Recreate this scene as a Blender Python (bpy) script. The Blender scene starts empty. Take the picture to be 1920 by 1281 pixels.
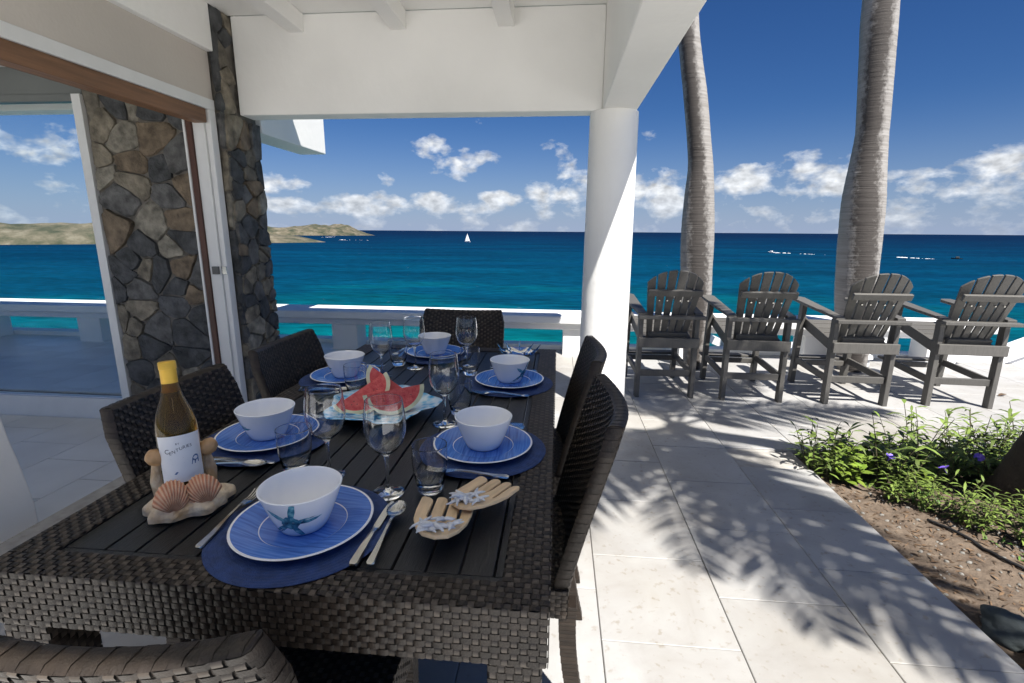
import bpy, bmesh, math, random
import numpy as np
from mathutils import Vector, Matrix, noise
R = math.radians
rnd = random.Random(7)
scene = bpy.context.scene
C = scene.collection

# ------------------------------------------------------------------ camera
cam_d = bpy.data.cameras.new('camera'); cam = bpy.data.objects.new('camera', cam_d); C.objects.link(cam)
cam_d.sensor_width = 36.0; cam_d.lens = 933.0/1920*36.0
cam_d.clip_start = 0.02; cam_d.clip_end = 200000
cam.matrix_world = (Matrix.Translation((0, 0, 1.34)) @ Matrix.Rotation(R(5.2), 4, 'Z')
                    @ Matrix.Rotation(R(90-12.5), 4, 'X') @ Matrix.Rotation(R(0.42), 4, 'Z'))
scene.camera = cam

# ------------------------------------------------------------------ light
SUN_A, SUN_E = R(-60), R(56.3)          # horizontal angle from +X, elevation
sunv = Vector((math.cos(SUN_E)*math.cos(SUN_A), math.cos(SUN_E)*math.sin(SUN_A), math.sin(SUN_E)))
sd = bpy.data.lights.new('sun', 'SUN'); sd.energy = 3.9; sd.angle = R(0.53); sd.color = (1, .965, .91)
so = bpy.data.objects.new('sun', sd); C.objects.link(so)
so.rotation_euler = (-sunv).to_track_quat('-Z', 'Y').to_euler()

world = bpy.data.worlds.new('World'); scene.world = world; world.use_nodes = True
SKY_STRENGTH = 0.05
def build_world():
    nt = world.node_tree; N = nt.nodes; L = nt.links; N.clear()
    def n(t, **k):
        o = N.new(t)
        for a, b in k.items(): setattr(o, a, b)
        return o
    def mth(op, a, b=None, clamp=False):
        o = n('ShaderNodeMath', operation=op); o.use_clamp = clamp
        for i, x in enumerate((a, b)):
            if x is None: continue
            if isinstance(x, (int, float)): o.inputs[i].default_value = x
            else: L.new(x, o.inputs[i])
        return o.outputs[0]
    out = n('ShaderNodeOutputWorld'); bg = n('ShaderNodeBackground'); bg.inputs[1].default_value = SKY_STRENGTH
    sky = n('ShaderNodeTexSky', sky_type='NISHITA'); sky.sun_disc = False
    sky.sun_elevation = SUN_E; sky.sun_rotation = R(150); sky.altitude = 0
    sky.air_density = 1.0; sky.dust_density = 0.2; sky.ozone_density = 1.6
    tc = n('ShaderNodeTexCoord'); sp = n('ShaderNodeSeparateXYZ'); L.new(tc.outputs['Generated'], sp.inputs[0])
    x, y, z = sp.outputs
    az = mth('ARCTAN2', x, y); el = mth('ARCSINE', z)
    # cumulus: fractal noise in azimuth / elevation, gathered in a belt above the horizon
    cb = n('ShaderNodeCombineXYZ'); L.new(mth('MULTIPLY', az, 15.0), cb.inputs[0]); L.new(mth('MULTIPLY', el, 24.0), cb.inputs[1]); cb.inputs[2].default_value = 3.7
    nz = n('ShaderNodeTexNoise'); nz.inputs['Scale'].default_value = 1.15; nz.inputs['Detail'].default_value = 7.5; nz.inputs['Roughness'].default_value = .56
    nz.inputs['Distortion'].default_value = .12
    L.new(cb.outputs[0], nz.inputs['Vector'])
    f = nz.outputs['Fac']
    # a few larger clouds (azimuth, elevation, half width, half height)
    blobs = [(-.235, .148, .045, .016), (-.205, .118, .04, .020), (-.150, .132, .040, .012), (-.265, .163, .03, .010), (.0, .088, .055, .022), (.005, .130, .02, .022),
             (.17, .075, .05, .030), (.158, .172, .014, .016), (.345, .096, .06, .020), (.44, .098, .05, .030), (.66, .086, .036, .032), (.61, .070, .045, .018),
             (.565, .085, .035, .010), (-.365, .048, .06, .016), (-.24, .058, .035, .012), (-.19, .046, .05, .010), (-.12, .062, .03, .010), (-.517, .08, .04, .014),
             (-.51, .042, .05, .010), (-.83, .118, .09, .022)]
    acc = None
    for a0, e0, w, h in blobs:
        dx = mth('DIVIDE', mth('SUBTRACT', az, a0), w*1.75); dy = mth('DIVIDE', mth('SUBTRACT', el, e0), h*1.7)
        d2 = mth('ADD', mth('MULTIPLY', dx, dx), mth('MULTIPLY', dy, dy))
        b = mth('SUBTRACT', 1.0, d2, True)
        acc = b if acc is None else mth('MAXIMUM', acc, b)
    # coverage falls off with height; above ~10 degrees the sky is clear but for the large clouds
    belt = mth('MULTIPLY', mth('SUBTRACT', .135, el), 8.0, True)
    cov = mth('ADD', mth('MULTIPLY', belt, .21), mth('MULTIPLY', acc, .245))
    raw = mth('SUBTRACT', mth('ADD', f, cov), mth('ADD', .675, mth('MULTIPLY', mth('MULTIPLY', mth('SUBTRACT', el, .15), 3.0, True), .25)))
    mask = mth('MULTIPLY', mth('MULTIPLY', raw, 5.2, True), mth('ADD', .45, mth('MULTIPLY', mth('MULTIPLY', el, 14.0, True), .50)))
    haze = mth('MULTIPLY', mth('POWER', mth('SUBTRACT', 1.0, mth('MULTIPLY', el, 4.5, True), True), 2.0), .80)
    # relief inside the clouds
    nz2 = n('ShaderNodeTexNoise'); nz2.inputs['Scale'].default_value = 3.2; nz2.inputs['Detail'].default_value = 6
    L.new(cb.outputs[0], nz2.inputs['Vector'])
    br = n('ShaderNodeMapRange'); br.inputs[1].default_value = .3; br.inputs[2].default_value = .7; br.inputs[3].default_value = 4.2; br.inputs[4].default_value = 8.6
    L.new(nz2.outputs['Fac'], br.inputs[0])
    cc = n('ShaderNodeVectorMath', operation='SCALE'); cc.inputs[0].default_value = (.93, .96, 1.0); L.new(br.outputs[0], cc.inputs['Scale'])
    hs = n('ShaderNodeHueSaturation'); hs.inputs['Saturation'].default_value = 1.1; hs.inputs['Value'].default_value = .57
    ti = n('ShaderNodeVectorMath', operation='MULTIPLY'); ti.inputs[1].default_value = (.50, .66, 1.0); L.new(sky.outputs[0], ti.inputs[0]); L.new(ti.outputs[0], hs.inputs['Color'])
    m1 = n('ShaderNodeMix', data_type='RGBA'); L.new(haze, m1.inputs[0]); L.new(hs.outputs[0], m1.inputs[6]); m1.inputs[7].default_value = (2.7, 3.35, 4.9, 1)
    m2 = n('ShaderNodeMix', data_type='RGBA'); L.new(mask, m2.inputs[0]); L.new(m1.outputs[2], m2.inputs[6]); L.new(cc.outputs[0], m2.inputs[7])
    L.new(m2.outputs[2], bg.inputs[0]); L.new(bg.outputs[0], out.inputs[0])
build_world()
vs = scene.view_settings
vs.view_transform = 'Standard'; vs.look = 'None'; vs.gamma = 1; vs.use_curve_mapping = False; vs.exposure = 1.40
scene.render.engine = 'CYCLES'
cy = scene.cycles
cy.use_denoising = True; cy.max_bounces = 10; cy.diffuse_bounces = 5; cy.glossy_bounces = 4; cy.transmission_bounces = 9; cy.transparent_max_bounces = 8
cy.sample_clamp_indirect = 6; cy.blur_glossy = .5

# ------------------------------------------------------------------ materials
MATS = {}
def M(name, col, rough=.5, var=.12, scale=12.0, bump=0.0, bscale=None, spec=.5, metal=0.0, isl=0.0, orand=0.0, col2=None, coat=0.0, stretch=(1, 1, 1), detail=5, sss=0.0):
    m = bpy.data.materials.new(name); m.use_nodes = True; nt = m.node_tree; N, L = nt.nodes, nt.links
    p = N['Principled BSDF']; p.inputs['Roughness'].default_value = rough; p.inputs['Metallic'].default_value = metal
    p.inputs['Specular IOR Level'].default_value = spec; p.inputs['Coat Weight'].default_value = coat
    tc = N.new('ShaderNodeTexCoord'); mp = N.new('ShaderNodeMapping'); mp.inputs['Scale'].default_value = stretch
    L.new(tc.outputs['Object'], mp.inputs[0])
    nz = N.new('ShaderNodeTexNoise'); nz.inputs['Scale'].default_value = scale; nz.inputs['Detail'].default_value = detail; L.new(mp.outputs[0], nz.inputs['Vector'])
    mx = N.new('ShaderNodeMix'); mx.data_type = 'RGBA'
    rr = N.new('ShaderNodeMapRange'); rr.inputs[1].default_value = .3; rr.inputs[2].default_value = .7; L.new(nz.outputs['Fac'], rr.inputs[0]); L.new(rr.outputs[0], mx.inputs[0])
    if col2 is None:
        a = [c*(1-var) for c in col]; b = [min(1, c*(1+var)) for c in col]
    else: a, b = col, col2
    mx.inputs[6].default_value = (*a, 1); mx.inputs[7].default_value = (*b, 1)
    c = mx.outputs[2]
    if isl or orand:
        g = N.new('ShaderNodeNewGeometry') if isl else N.new('ShaderNodeObjectInfo')
        amt = isl or orand
        mr = N.new('ShaderNodeMapRange'); mr.inputs[3].default_value = 1-amt; mr.inputs[4].default_value = 1+amt
        L.new(g.outputs['Random Per Island' if isl else 'Random'], mr.inputs[0])
        vm = N.new('ShaderNodeVectorMath'); vm.operation = 'SCALE'; L.new(c, vm.inputs[0]); L.new(mr.outputs[0], vm.inputs['Scale']); c = vm.outputs[0]
    L.new(c, p.inputs['Base Color'])
    if bump:
        nb = N.new('ShaderNodeTexNoise'); nb.inputs['Scale'].default_value = bscale or scale*4; nb.inputs['Detail'].default_value = 6; L.new(mp.outputs[0], nb.inputs['Vector'])
        bp = N.new('ShaderNodeBump'); bp.inputs['Strength'].default_value = bump; bp.inputs['Distance'].default_value = .01
        L.new(nb.outputs['Fac'], bp.inputs['Height']); L.new(bp.outputs[0], p.inputs['Normal'])
    MATS[name] = m; return m
def glass(name, col=(1, 1, 1), rough=0.0, ior=1.45):
    m = bpy.data.materials.new(name); m.use_nodes = True; p = m.node_tree.nodes['Principled BSDF']
    p.inputs['Base Color'].default_value = (*col, 1); p.inputs['Roughness'].default_value = rough; p.inputs['IOR'].default_value = ior
    p.inputs['Transmission Weight'].default_value = 1; MATS[name] = m; return m

M('plaster', (.86, .85, .82), .7, .05, 1.3, .3, 14, detail=8)
M('rail_white', (.80, .80, .79), .6, .04, 3, .10, 40)
M('wall_beige', (.56, .51, .46), .8, .06, 1.5, .15, 50)
M('trim_white', (.72, .72, .71), .45, .04, 6)
M('teak', (.20, .10, .050), .5, .3, 5, .2, 40, stretch=(8, .5, 8))
M('teak_dark', (.07, .025, .014), .45, .3, 6, stretch=(6, 6, .5))
M('dark_wall', (.16, .17, .165), .7, .08, 3)
M('room_ceiling', (.55, .57, .55), .8, .05, 3)
M('mortar', (.15, .135, .115), .95, .3, 18, .5, 60)
M('wicker', (.022, .0155, .011), .50, .25, 40, .15, 300, spec=.35, isl=.30)
M('wicker_warp_lit', (.060, .047, .036), .48, .2, 40, spec=.35, isl=.3)  # paler than the weft: sky highlight on the raised strands put into the colour
M('wicker_core', (.012, .010, .009), .8, .1, 10)
M('plank', (.010, .010, .011), .42, .35, 14, .25, 60, stretch=(10, .6, 10), orand=.2)
M('poly_grey', (.095, .090, .082), .55, .12, 20, .15, 120, orand=.12, stretch=(6, 6, 1))
M('navy_mat', (.020, .050, .17), .7, .25, 60, .5, 500)
M('white_glaze', (.90, .90, .90), .18, .02, 8, spec=.5)
M('steel', (.62, .61, .58), .16, .05, 20, metal=1.0)
M('foil', (.78, .47, .06), .38, .08, 20, .1, 120, metal=.35)
M('label_paper', (.80, .80, .80), .6, .03, 30)
M('ink', (.035, .04, .05), .6, .05)
M('ink_blue', (.10, .17, .33), .6, .5, 200)
M('ink_line', (.45, .45, .47), .6, .05)
M('resin', (.52, .31, .13), .45, .2, 26, .9, 45, col2=(.86, .74, .54))
M('shell_tan', (.50, .29, .13), .45, .3, 30, .2, 90)
M('bamboo', (.74, .54, .32), .45, .16, 10, .08, 80, stretch=(8, 1.2, 8))
M('starfish_white', (.72, .74, .78), .7, .12, 60, .6, 260)
M('melon_flesh', (.66, .05, .05), .3, .25, 60, .5, 220, col2=(.85, .16, .13))
M('melon_rind', (.72, .70, .45), .5, .15, 30)
M('melon_skin', (.012, .045, .012), .35, .6, 30, stretch=(1, 1, 1), col2=(.06, .14, .03))
M('seed', (.02, .01, .008), .4, .1)
M('soil', (.075, .052, .036), .95, .3, 16, 1.0, 60, col2=(.165, .125, .09))
M('rock_dark', (.045, .055, .055), .8, .3, 6, .6, 30)
M('rock_pale', (.20, .19, .17), .85, .25, 7, .6, 30)
M('hose', (.012, .012, .013), .5, .1)
M('leaf_narrow', (.085, .135, .022), .55, .3, 9, isl=.5, col2=(.15, .20, .04))
M('leaf_broad', (.115, .19, .022), .45, .3, 9, isl=.4, col2=(.19, .25, .035))
M('leaf_grass', (.060, .125, .020), .5, .3, 9, isl=.5)
M('stem', (.07, .06, .03), .7, .2)
M('petal', (.17, .10, .55), .55, .2, 40)
M('frond', (.045, .085, .020), .5, .3, 5, isl=.35)
M('rachis', (.14, .15, .05), .5, .2)
M('dead_leaf', (.115, .07, .038), .85, .4, 30, isl=.6)
M('bark_dark', (.035, .026, .020), .9, .3, 12, .8, 50)
M('hill_green', (.030, .045, .018), .9, .4, .2, .6, 1)
M('sail', (.80, .80, .78), .7, .03)
M('hull', (.75, .75, .75), .4, .03)
M('foam', (.78, .80, .82), .9, .08, .2)
M('rubber', (.02, .02, .02), .7, .1)
M('latch_metal', (.10, .10, .10), .4, .1, metal=.7)
glass('clear_glass', (.985, .995, 1.0), 0, 1.5)
glass('window_glass', (.90, .95, .955), 0, 1.08)
glass('blue_glass', (.16, .42, .80), .06, 1.4)

def nodes(name, rough=.5):
    m = bpy.data.materials.new(name); m.use_nodes = True; nt = m.node_tree
    p = nt.nodes['Principled BSDF']; p.inputs['Roughness'].default_value = rough; MATS[name] = m
    return m, nt.nodes, nt.links, p
def ramp(N, stops, interp='LINEAR'):
    r = N.new('ShaderNodeValToRGB'); cr = r.color_ramp; cr.interpolation = interp
    while len(cr.elements) < len(stops): cr.elements.new(.5)
    for e, (pos, c) in zip(cr.elements, stops): e.position = pos; e.color = (*c, 1) if len(c) == 3 else c
    return r
def mat_stone():
    m, N, L, p = nodes('stone', .85)
    oi = N.new('ShaderNodeObjectInfo'); tc = N.new('ShaderNodeTexCoord')
    r = ramp(N, [(0, (.060, .062, .064)), (.22, (.105, .103, .10)), (.40, (.135, .12, .095)), (.55, (.19, .165, .125)), (.70, (.165, .125, .085)), (.84, (.23, .21, .17)), (.93, (.08, .082, .085))], 'CONSTANT')
    L.new(oi.outputs['Random'], r.inputs[0])
    nz = N.new('ShaderNodeTexNoise'); nz.inputs['Scale'].default_value = 13; nz.inputs['Detail'].default_value = 8; L.new(tc.outputs['Object'], nz.inputs['Vector'])
    mr = N.new('ShaderNodeMapRange'); mr.inputs[1].default_value = .3; mr.inputs[2].default_value = .72; mr.inputs[3].default_value = .45; mr.inputs[4].default_value = 1.6; L.new(nz.outputs['Fac'], mr.inputs[0])
    vm = N.new('ShaderNodeVectorMath'); vm.operation = 'SCALE'; L.new(r.outputs[0], vm.inputs[0]); L.new(mr.outputs[0], vm.inputs['Scale']); L.new(vm.outputs[0], p.inputs['Base Color'])
    b = N.new('ShaderNodeBump'); b.inputs['Strength'].default_value = .8; b.inputs['Distance'].default_value = .02
    n2 = N.new('ShaderNodeTexNoise'); n2.inputs['Scale'].default_value = 34; n2.inputs['Detail'].default_value = 8; L.new(tc.outputs['Object'], n2.inputs['Vector'])
    L.new(n2.outputs['Fac'], b.inputs['Height']); L.new(b.outputs[0], p.inputs['Normal'])
mat_stone()
def mat_travertine():
    m, N, L, p = nodes('travertine', .55)
    g = N.new('ShaderNodeNewGeometry'); oi = N.new('ShaderNodeObjectInfo')
    ad = N.new('ShaderNodeVectorMath'); ad.operation = 'ADD'; sc = N.new('ShaderNodeVectorMath'); sc.operation = 'SCALE'; sc.inputs[0].default_value = (13, 7, 3)
    L.new(oi.outputs['Random'], sc.inputs['Scale']); L.new(g.outputs['Position'], ad.inputs[0]); L.new(sc.outputs[0], ad.inputs[1])
    n1 = N.new('ShaderNodeTexNoise'); n1.inputs['Scale'].default_value = 3.2; n1.inputs['Detail'].default_value = 9; n1.inputs['Roughness'].default_value = .62; n1.inputs['Distortion'].default_value = .8
    L.new(ad.outputs[0], n1.inputs['Vector'])
    r = ramp(N, [(.28, (.315, .302, .285)), (.45, (.36, .352, .340)), (.62, (.388, .384, .374)), (.8, (.36, .345, .322))]); L.new(n1.outputs['Fac'], r.inputs[0])
    mr = N.new('ShaderNodeMapRange'); mr.inputs[3].default_value = .93; mr.inputs[4].default_value = 1.05; L.new(oi.outputs['Random'], mr.inputs[0])
    v1 = N.new('ShaderNodeVectorMath'); v1.operation = 'SCALE'; L.new(r.outputs[0], v1.inputs[0]); L.new(mr.outputs[0], v1.inputs['Scale'])
    n2 = N.new('ShaderNodeTexNoise'); n2.inputs['Scale'].default_value = 38; n2.inputs['Detail'].default_value = 5; L.new(ad.outputs[0], n2.inputs['Vector'])
    pit = ramp(N, [(.27, (.80, .75, .68)), (.40, (1, 1, 1))]); L.new(n2.outputs['Fac'], pit.inputs[0])
    n3 = N.new('ShaderNodeTexNoise'); n3.inputs['Scale'].default_value = 1.1; n3.inputs['Detail'].default_value = 4; L.new(g.outputs['Position'], n3.inputs['Vector'])
    st = ramp(N, [(.35, (.86, .83, .78)), (.55, (1, 1, 1))]); L.new(n3.outputs['Fac'], st.inputs[0])
    m1 = N.new('ShaderNodeVectorMath'); m1.operation = 'MULTIPLY'; L.new(v1.outputs[0], m1.inputs[0]); L.new(pit.outputs[0], m1.inputs[1])
    m2 = N.new('ShaderNodeVectorMath'); m2.operation = 'MULTIPLY'; L.new(m1.outputs[0], m2.inputs[0]); L.new(st.outputs[0], m2.inputs[1])
    L.new(m2.outputs[0], p.inputs['Base Color'])
    b = N.new('ShaderNodeBump'); b.inputs['Strength'].default_value = .25; b.inputs['Distance'].default_value = .004; L.new(n2.outputs['Fac'], b.inputs['Height']); L.new(b.outputs[0], p.inputs['Normal'])
mat_travertine()
M('bounce_deck', (.74, .73, .70), .6, .06, 3, .1, 40)  # pale colour for the added deck that reflects sun into the porch
M('marble', (.58, .575, .56), .35, .12, 2.2, orand=.06, detail=8, col2=(.72, .72, .71))
M('grout', (.36, .34, .31), .9, .2, 20)
def mat_plate():
    # brushed cobalt glaze: streaks run across the plate
    m, N, L, p = nodes('plate_blue', .2)
    tc = N.new('ShaderNodeTexCoord'); mp = N.new('ShaderNodeMapping'); mp.inputs['Scale'].default_value = (6, 130, 6); L.new(tc.outputs['Object'], mp.inputs[0])
    nz = N.new('ShaderNodeTexNoise'); nz.inputs['Scale'].default_value = 1.4; nz.inputs['Detail'].default_value = 6; L.new(mp.outputs[0], nz.inputs['Vector'])
    r = ramp(N, [(.25, (.03, .085, .34)), (.48, (.065, .18, .58)), (.72, (.13, .28, .70)), (.92, (.30, .46, .80))]); L.new(nz.outputs['Fac'], r.inputs[0]); L.new(r.outputs[0], p.inputs['Base Color'])
mat_plate()
def mat_platter():
    m, N, L, p = nodes('platter_glaze', .22)
    tc = N.new('ShaderNodeTexCoord'); v = N.new('ShaderNodeTexVoronoi'); v.inputs['Scale'].default_value = 42; L.new(tc.outputs['Object'], v.inputs['Vector'])
    nz = N.new('ShaderNodeTexNoise'); nz.inputs['Scale'].default_value = 14; nz.inputs['Detail'].default_value = 5; L.new(tc.outputs['Object'], nz.inputs['Vector'])
    ad = N.new('ShaderNodeMath'); ad.operation = 'MULTIPLY_ADD'; ad.inputs[1].default_value = .55; L.new(v.outputs['Distance'], ad.inputs[0]); L.new(nz.outputs['Fac'], ad.inputs[2])
    r = ramp(N, [(.5, (.02, .15, .42)), (.62, (.06, .38, .72)), (.76, (.30, .62, .85)), (.95, (.68, .82, .90))]); L.new(ad.outputs[0], r.inputs[0]); L.new(r.outputs[0], p.inputs['Base Color'])
mat_platter()
def mat_star_print():
    m, N, L, p = nodes('star_print', .25)
    tc = N.new('ShaderNodeTexCoord'); nz = N.new('ShaderNodeTexNoise'); nz.inputs['Scale'].default_value = 70; nz.inputs['Detail'].default_value = 6; L.new(tc.outputs['Object'], nz.inputs['Vector'])
    r = ramp(N, [(.34, (.015, .06, .11)), (.48, (.04, .20, .30)), (.6, (.16, .42, .48)), (.75, (.55, .70, .70))]); L.new(nz.outputs['Fac'], r.inputs[0]); L.new(r.outputs[0], p.inputs['Base Color'])
mat_star_print()
def mat_vcol(name, rough):
    m, N, L, p = nodes(name, rough); a = N.new('ShaderNodeVertexColor'); a.layer_name = 'Col'
    tc = N.new('ShaderNodeTexCoord'); nz = N.new('ShaderNodeTexNoise'); nz.inputs['Scale'].default_value = 90; nz.inputs['Detail'].default_value = 5; L.new(tc.outputs['Object'], nz.inputs['Vector'])
    mr = N.new('ShaderNodeMapRange'); mr.inputs[3].default_value = .75; mr.inputs[4].default_value = 1.2; L.new(nz.outputs['Fac'], mr.inputs[0])
    v = N.new('ShaderNodeVectorMath'); v.operation = 'SCALE'; L.new(a.outputs[0], v.inputs[0]); L.new(mr.outputs[0], v.inputs['Scale']); L.new(v.outputs[0], p.inputs['Base Color'])
mat_vcol('shell', .42)
def mat_bottle():
    m, N, L, p = nodes('bottle_glass', .03)
    p.inputs['Base Color'].default_value = (.22, .13, .022, 1); p.inputs['Transmission Weight'].default_value = .72; p.inputs['IOR'].default_value = 1.4
mat_bottle()
def mat_palm():
    # pale grey trunk with fine leaf-scar rings and a dark mottled streak down one side
    m, N, L, p = nodes('palm_bark', .85)
    tc = N.new('ShaderNodeTexCoord'); mp = N.new('ShaderNodeMapping'); mp.inputs['Scale'].default_value = (1.6, 1.6, 44); L.new(tc.outputs['Object'], mp.inputs[0])
    rings = N.new('ShaderNodeTexNoise'); rings.inputs['Scale'].default_value = 1.5; rings.inputs['Detail'].default_value = 4; L.new(mp.outputs[0], rings.inputs['Vector'])
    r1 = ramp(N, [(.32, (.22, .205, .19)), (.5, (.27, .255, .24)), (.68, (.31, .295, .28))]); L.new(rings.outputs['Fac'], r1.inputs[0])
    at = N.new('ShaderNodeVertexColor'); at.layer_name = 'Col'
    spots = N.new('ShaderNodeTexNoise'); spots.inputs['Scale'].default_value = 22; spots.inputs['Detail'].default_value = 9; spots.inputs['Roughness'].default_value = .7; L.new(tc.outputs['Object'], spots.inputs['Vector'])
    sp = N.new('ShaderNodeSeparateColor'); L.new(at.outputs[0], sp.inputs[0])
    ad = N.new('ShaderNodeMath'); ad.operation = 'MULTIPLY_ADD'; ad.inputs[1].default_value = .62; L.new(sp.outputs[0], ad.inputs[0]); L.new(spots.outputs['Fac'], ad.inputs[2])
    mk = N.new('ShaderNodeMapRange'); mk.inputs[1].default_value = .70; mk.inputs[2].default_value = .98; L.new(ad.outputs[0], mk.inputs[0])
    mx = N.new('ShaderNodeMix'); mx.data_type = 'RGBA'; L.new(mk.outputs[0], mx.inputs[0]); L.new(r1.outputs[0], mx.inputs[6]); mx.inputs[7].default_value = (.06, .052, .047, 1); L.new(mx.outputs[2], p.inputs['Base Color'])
    b = N.new('ShaderNodeBump'); b.inputs['Strength'].default_value = .28; b.inputs['Distance'].default_value = .02; L.new(rings.outputs['Fac'], b.inputs['Height']); L.new(b.outputs[0], p.inputs['Normal'])
mat_palm()
def mat_sea():
    # water colour follows the bottom: sandy shallows off the shore, deep blue farther out
    m, N, L, p = nodes('sea_water', .22)
    g = N.new('ShaderNodeNewGeometry'); sp = N.new('ShaderNodeSeparateXYZ'); L.new(g.outputs['Position'], sp.inputs[0])
    ln = N.new('ShaderNodeVectorMath'); ln.operation = 'LENGTH'; L.new(g.outputs['Position'], ln.inputs[0])
    lg = N.new('ShaderNodeMath'); lg.operation = 'LOGARITHM'; lg.inputs[1].default_value = 10; L.new(ln.outputs['Value'], lg.inputs[0])
    mp = N.new('ShaderNodeMapping'); mp.inputs['Scale'].default_value = (.0028, .0042, 0); L.new(g.outputs['Position'], mp.inputs[0])
    nz = N.new('ShaderNodeTexNoise'); nz.inputs['Scale'].default_value = 2; nz.inputs['Detail'].default_value = 6; nz.inputs['Roughness'].default_value = .6; L.new(mp.outputs[0], nz.inputs['Vector'])
    ad = N.new('ShaderNodeMath'); ad.operation = 'MULTIPLY_ADD'; ad.inputs[1].default_value = 1.25; L.new(nz.outputs['Fac'], ad.inputs[0]); L.new(lg.outputs[0], ad.inputs[2])
    mr = N.new('ShaderNodeMapRange'); mr.inputs[1].default_value = 2.55; mr.inputs[2].default_value = 4.3; L.new(ad.outputs[0], mr.inputs[0])
    r = ramp(N, [(0, (.0, .095, .100)), (.12, (.0, .070, .088)), (.27, (.0, .036, .072)), (.5, (.0, .025, .060)), (.75, (.0005, .016, .046)), (1, (.001, .010, .034))]); L.new(mr.outputs[0], r.inputs[0])
    # wave texture: fine near, broad far
    m2 = N.new('ShaderNodeMapping'); m2.inputs['Scale'].default_value = (.05, .16, 0); m2.inputs['Rotation'].default_value = (0, 0, R(14)); L.new(g.outputs['Position'], m2.inputs[0])
    w = N.new('ShaderNodeTexNoise'); w.inputs['Scale'].default_value = 1.6; w.inputs['Detail'].default_value = 9; w.inputs['Roughness'].default_value = .66; L.new(m2.outputs[0], w.inputs['Vector'])
    wr = N.new('ShaderNodeMapRange'); wr.inputs[1].default_value = .3; wr.inputs[2].default_value = .7; wr.inputs[3].default_value = .5; wr.inputs[4].default_value = 1.55; L.new(w.outputs['Fac'], wr.inputs[0])
    vm = N.new('ShaderNodeVectorMath'); vm.operation = 'SCALE'; L.new(r.outputs[0], vm.inputs[0]); L.new(wr.outputs[0], vm.inputs['Scale'])
    m3 = N.new('ShaderNodeMapping'); m3.inputs['Scale'].default_value = (.004, .017, 0); m3.inputs['Rotation'].default_value = (0, 0, R(8)); L.new(g.outputs['Position'], m3.inputs[0])
    sw = N.new('ShaderNodeTexNoise'); sw.inputs['Scale'].default_value = 1.3; sw.inputs['Detail'].default_value = 6; L.new(m3.outputs[0], sw.inputs['Vector'])
    sr = N.new('ShaderNodeMapRange'); sr.inputs[1].default_value = .3; sr.inputs[2].default_value = .7; sr.inputs[3].default_value = .80; sr.inputs[4].default_value = 1.34; L.new(sw.outputs['Fac'], sr.inputs[0])
    v2 = N.new('ShaderNodeVectorMath'); v2.operation = 'SCALE'; L.new(vm.outputs[0], v2.inputs[0]); L.new(sr.outputs[0], v2.inputs['Scale']); vm = v2
    cap = N.new('ShaderNodeTexNoise'); cap.inputs['Scale'].default_value = 3.1; cap.inputs['Detail'].default_value = 5; L.new(m2.outputs[0], cap.inputs['Vector'])
    cm = N.new('ShaderNodeMapRange'); cm.inputs[1].default_value = .73; cm.inputs[2].default_value = .78; cm.inputs[4].default_value = .5; L.new(cap.outputs['Fac'], cm.inputs[0])
    mx = N.new('ShaderNodeMix'); mx.data_type = 'RGBA'; L.new(cm.outputs[0], mx.inputs[0]); L.new(vm.outputs[0], mx.inputs[6]); mx.inputs[7].default_value = (.6, .65, .68, 1)
    b = N.new('ShaderNodeBump'); b.inputs['Strength'].default_value = .55; b.inputs['Distance'].default_value = 2.0; L.new(w.outputs['Fac'], b.inputs['Height'])
    N.remove(p); df = N.new('ShaderNodeBsdfDiffuse'); gl = N.new('ShaderNodeBsdfGlossy'); gl.inputs['Roughness'].default_value = .3; ms = N.new('ShaderNodeMixShader'); ms.inputs[0].default_value = .02
    L.new(mx.outputs[2], df.inputs['Color']); L.new(b.outputs[0], df.inputs['Normal']); L.new(b.outputs[0], gl.inputs['Normal']); L.new(df.outputs[0], ms.inputs[1]); L.new(gl.outputs[0], ms.inputs[2]); L.new(ms.outputs[0], N['Material Output'].inputs[0])
mat_sea()
def mat_island():
    m, N, L, p = nodes('island_scrub', .95)
    g = N.new('ShaderNodeNewGeometry'); n1 = N.new('ShaderNodeTexNoise'); n1.inputs['Scale'].default_value = .022; n1.inputs['Detail'].default_value = 9; n1.inputs['Roughness'].default_value = .68; L.new(g.outputs['Position'], n1.inputs['Vector'])
    r = ramp(N, [(.36, (.022, .030, .016)), (.46, (.055, .055, .032)), (.56, (.105, .090, .060)), (.68, (.17, .15, .11))]); L.new(n1.outputs['Fac'], r.inputs[0]); L.new(r.outputs[0], p.inputs['Base Color'])
mat_island()

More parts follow.
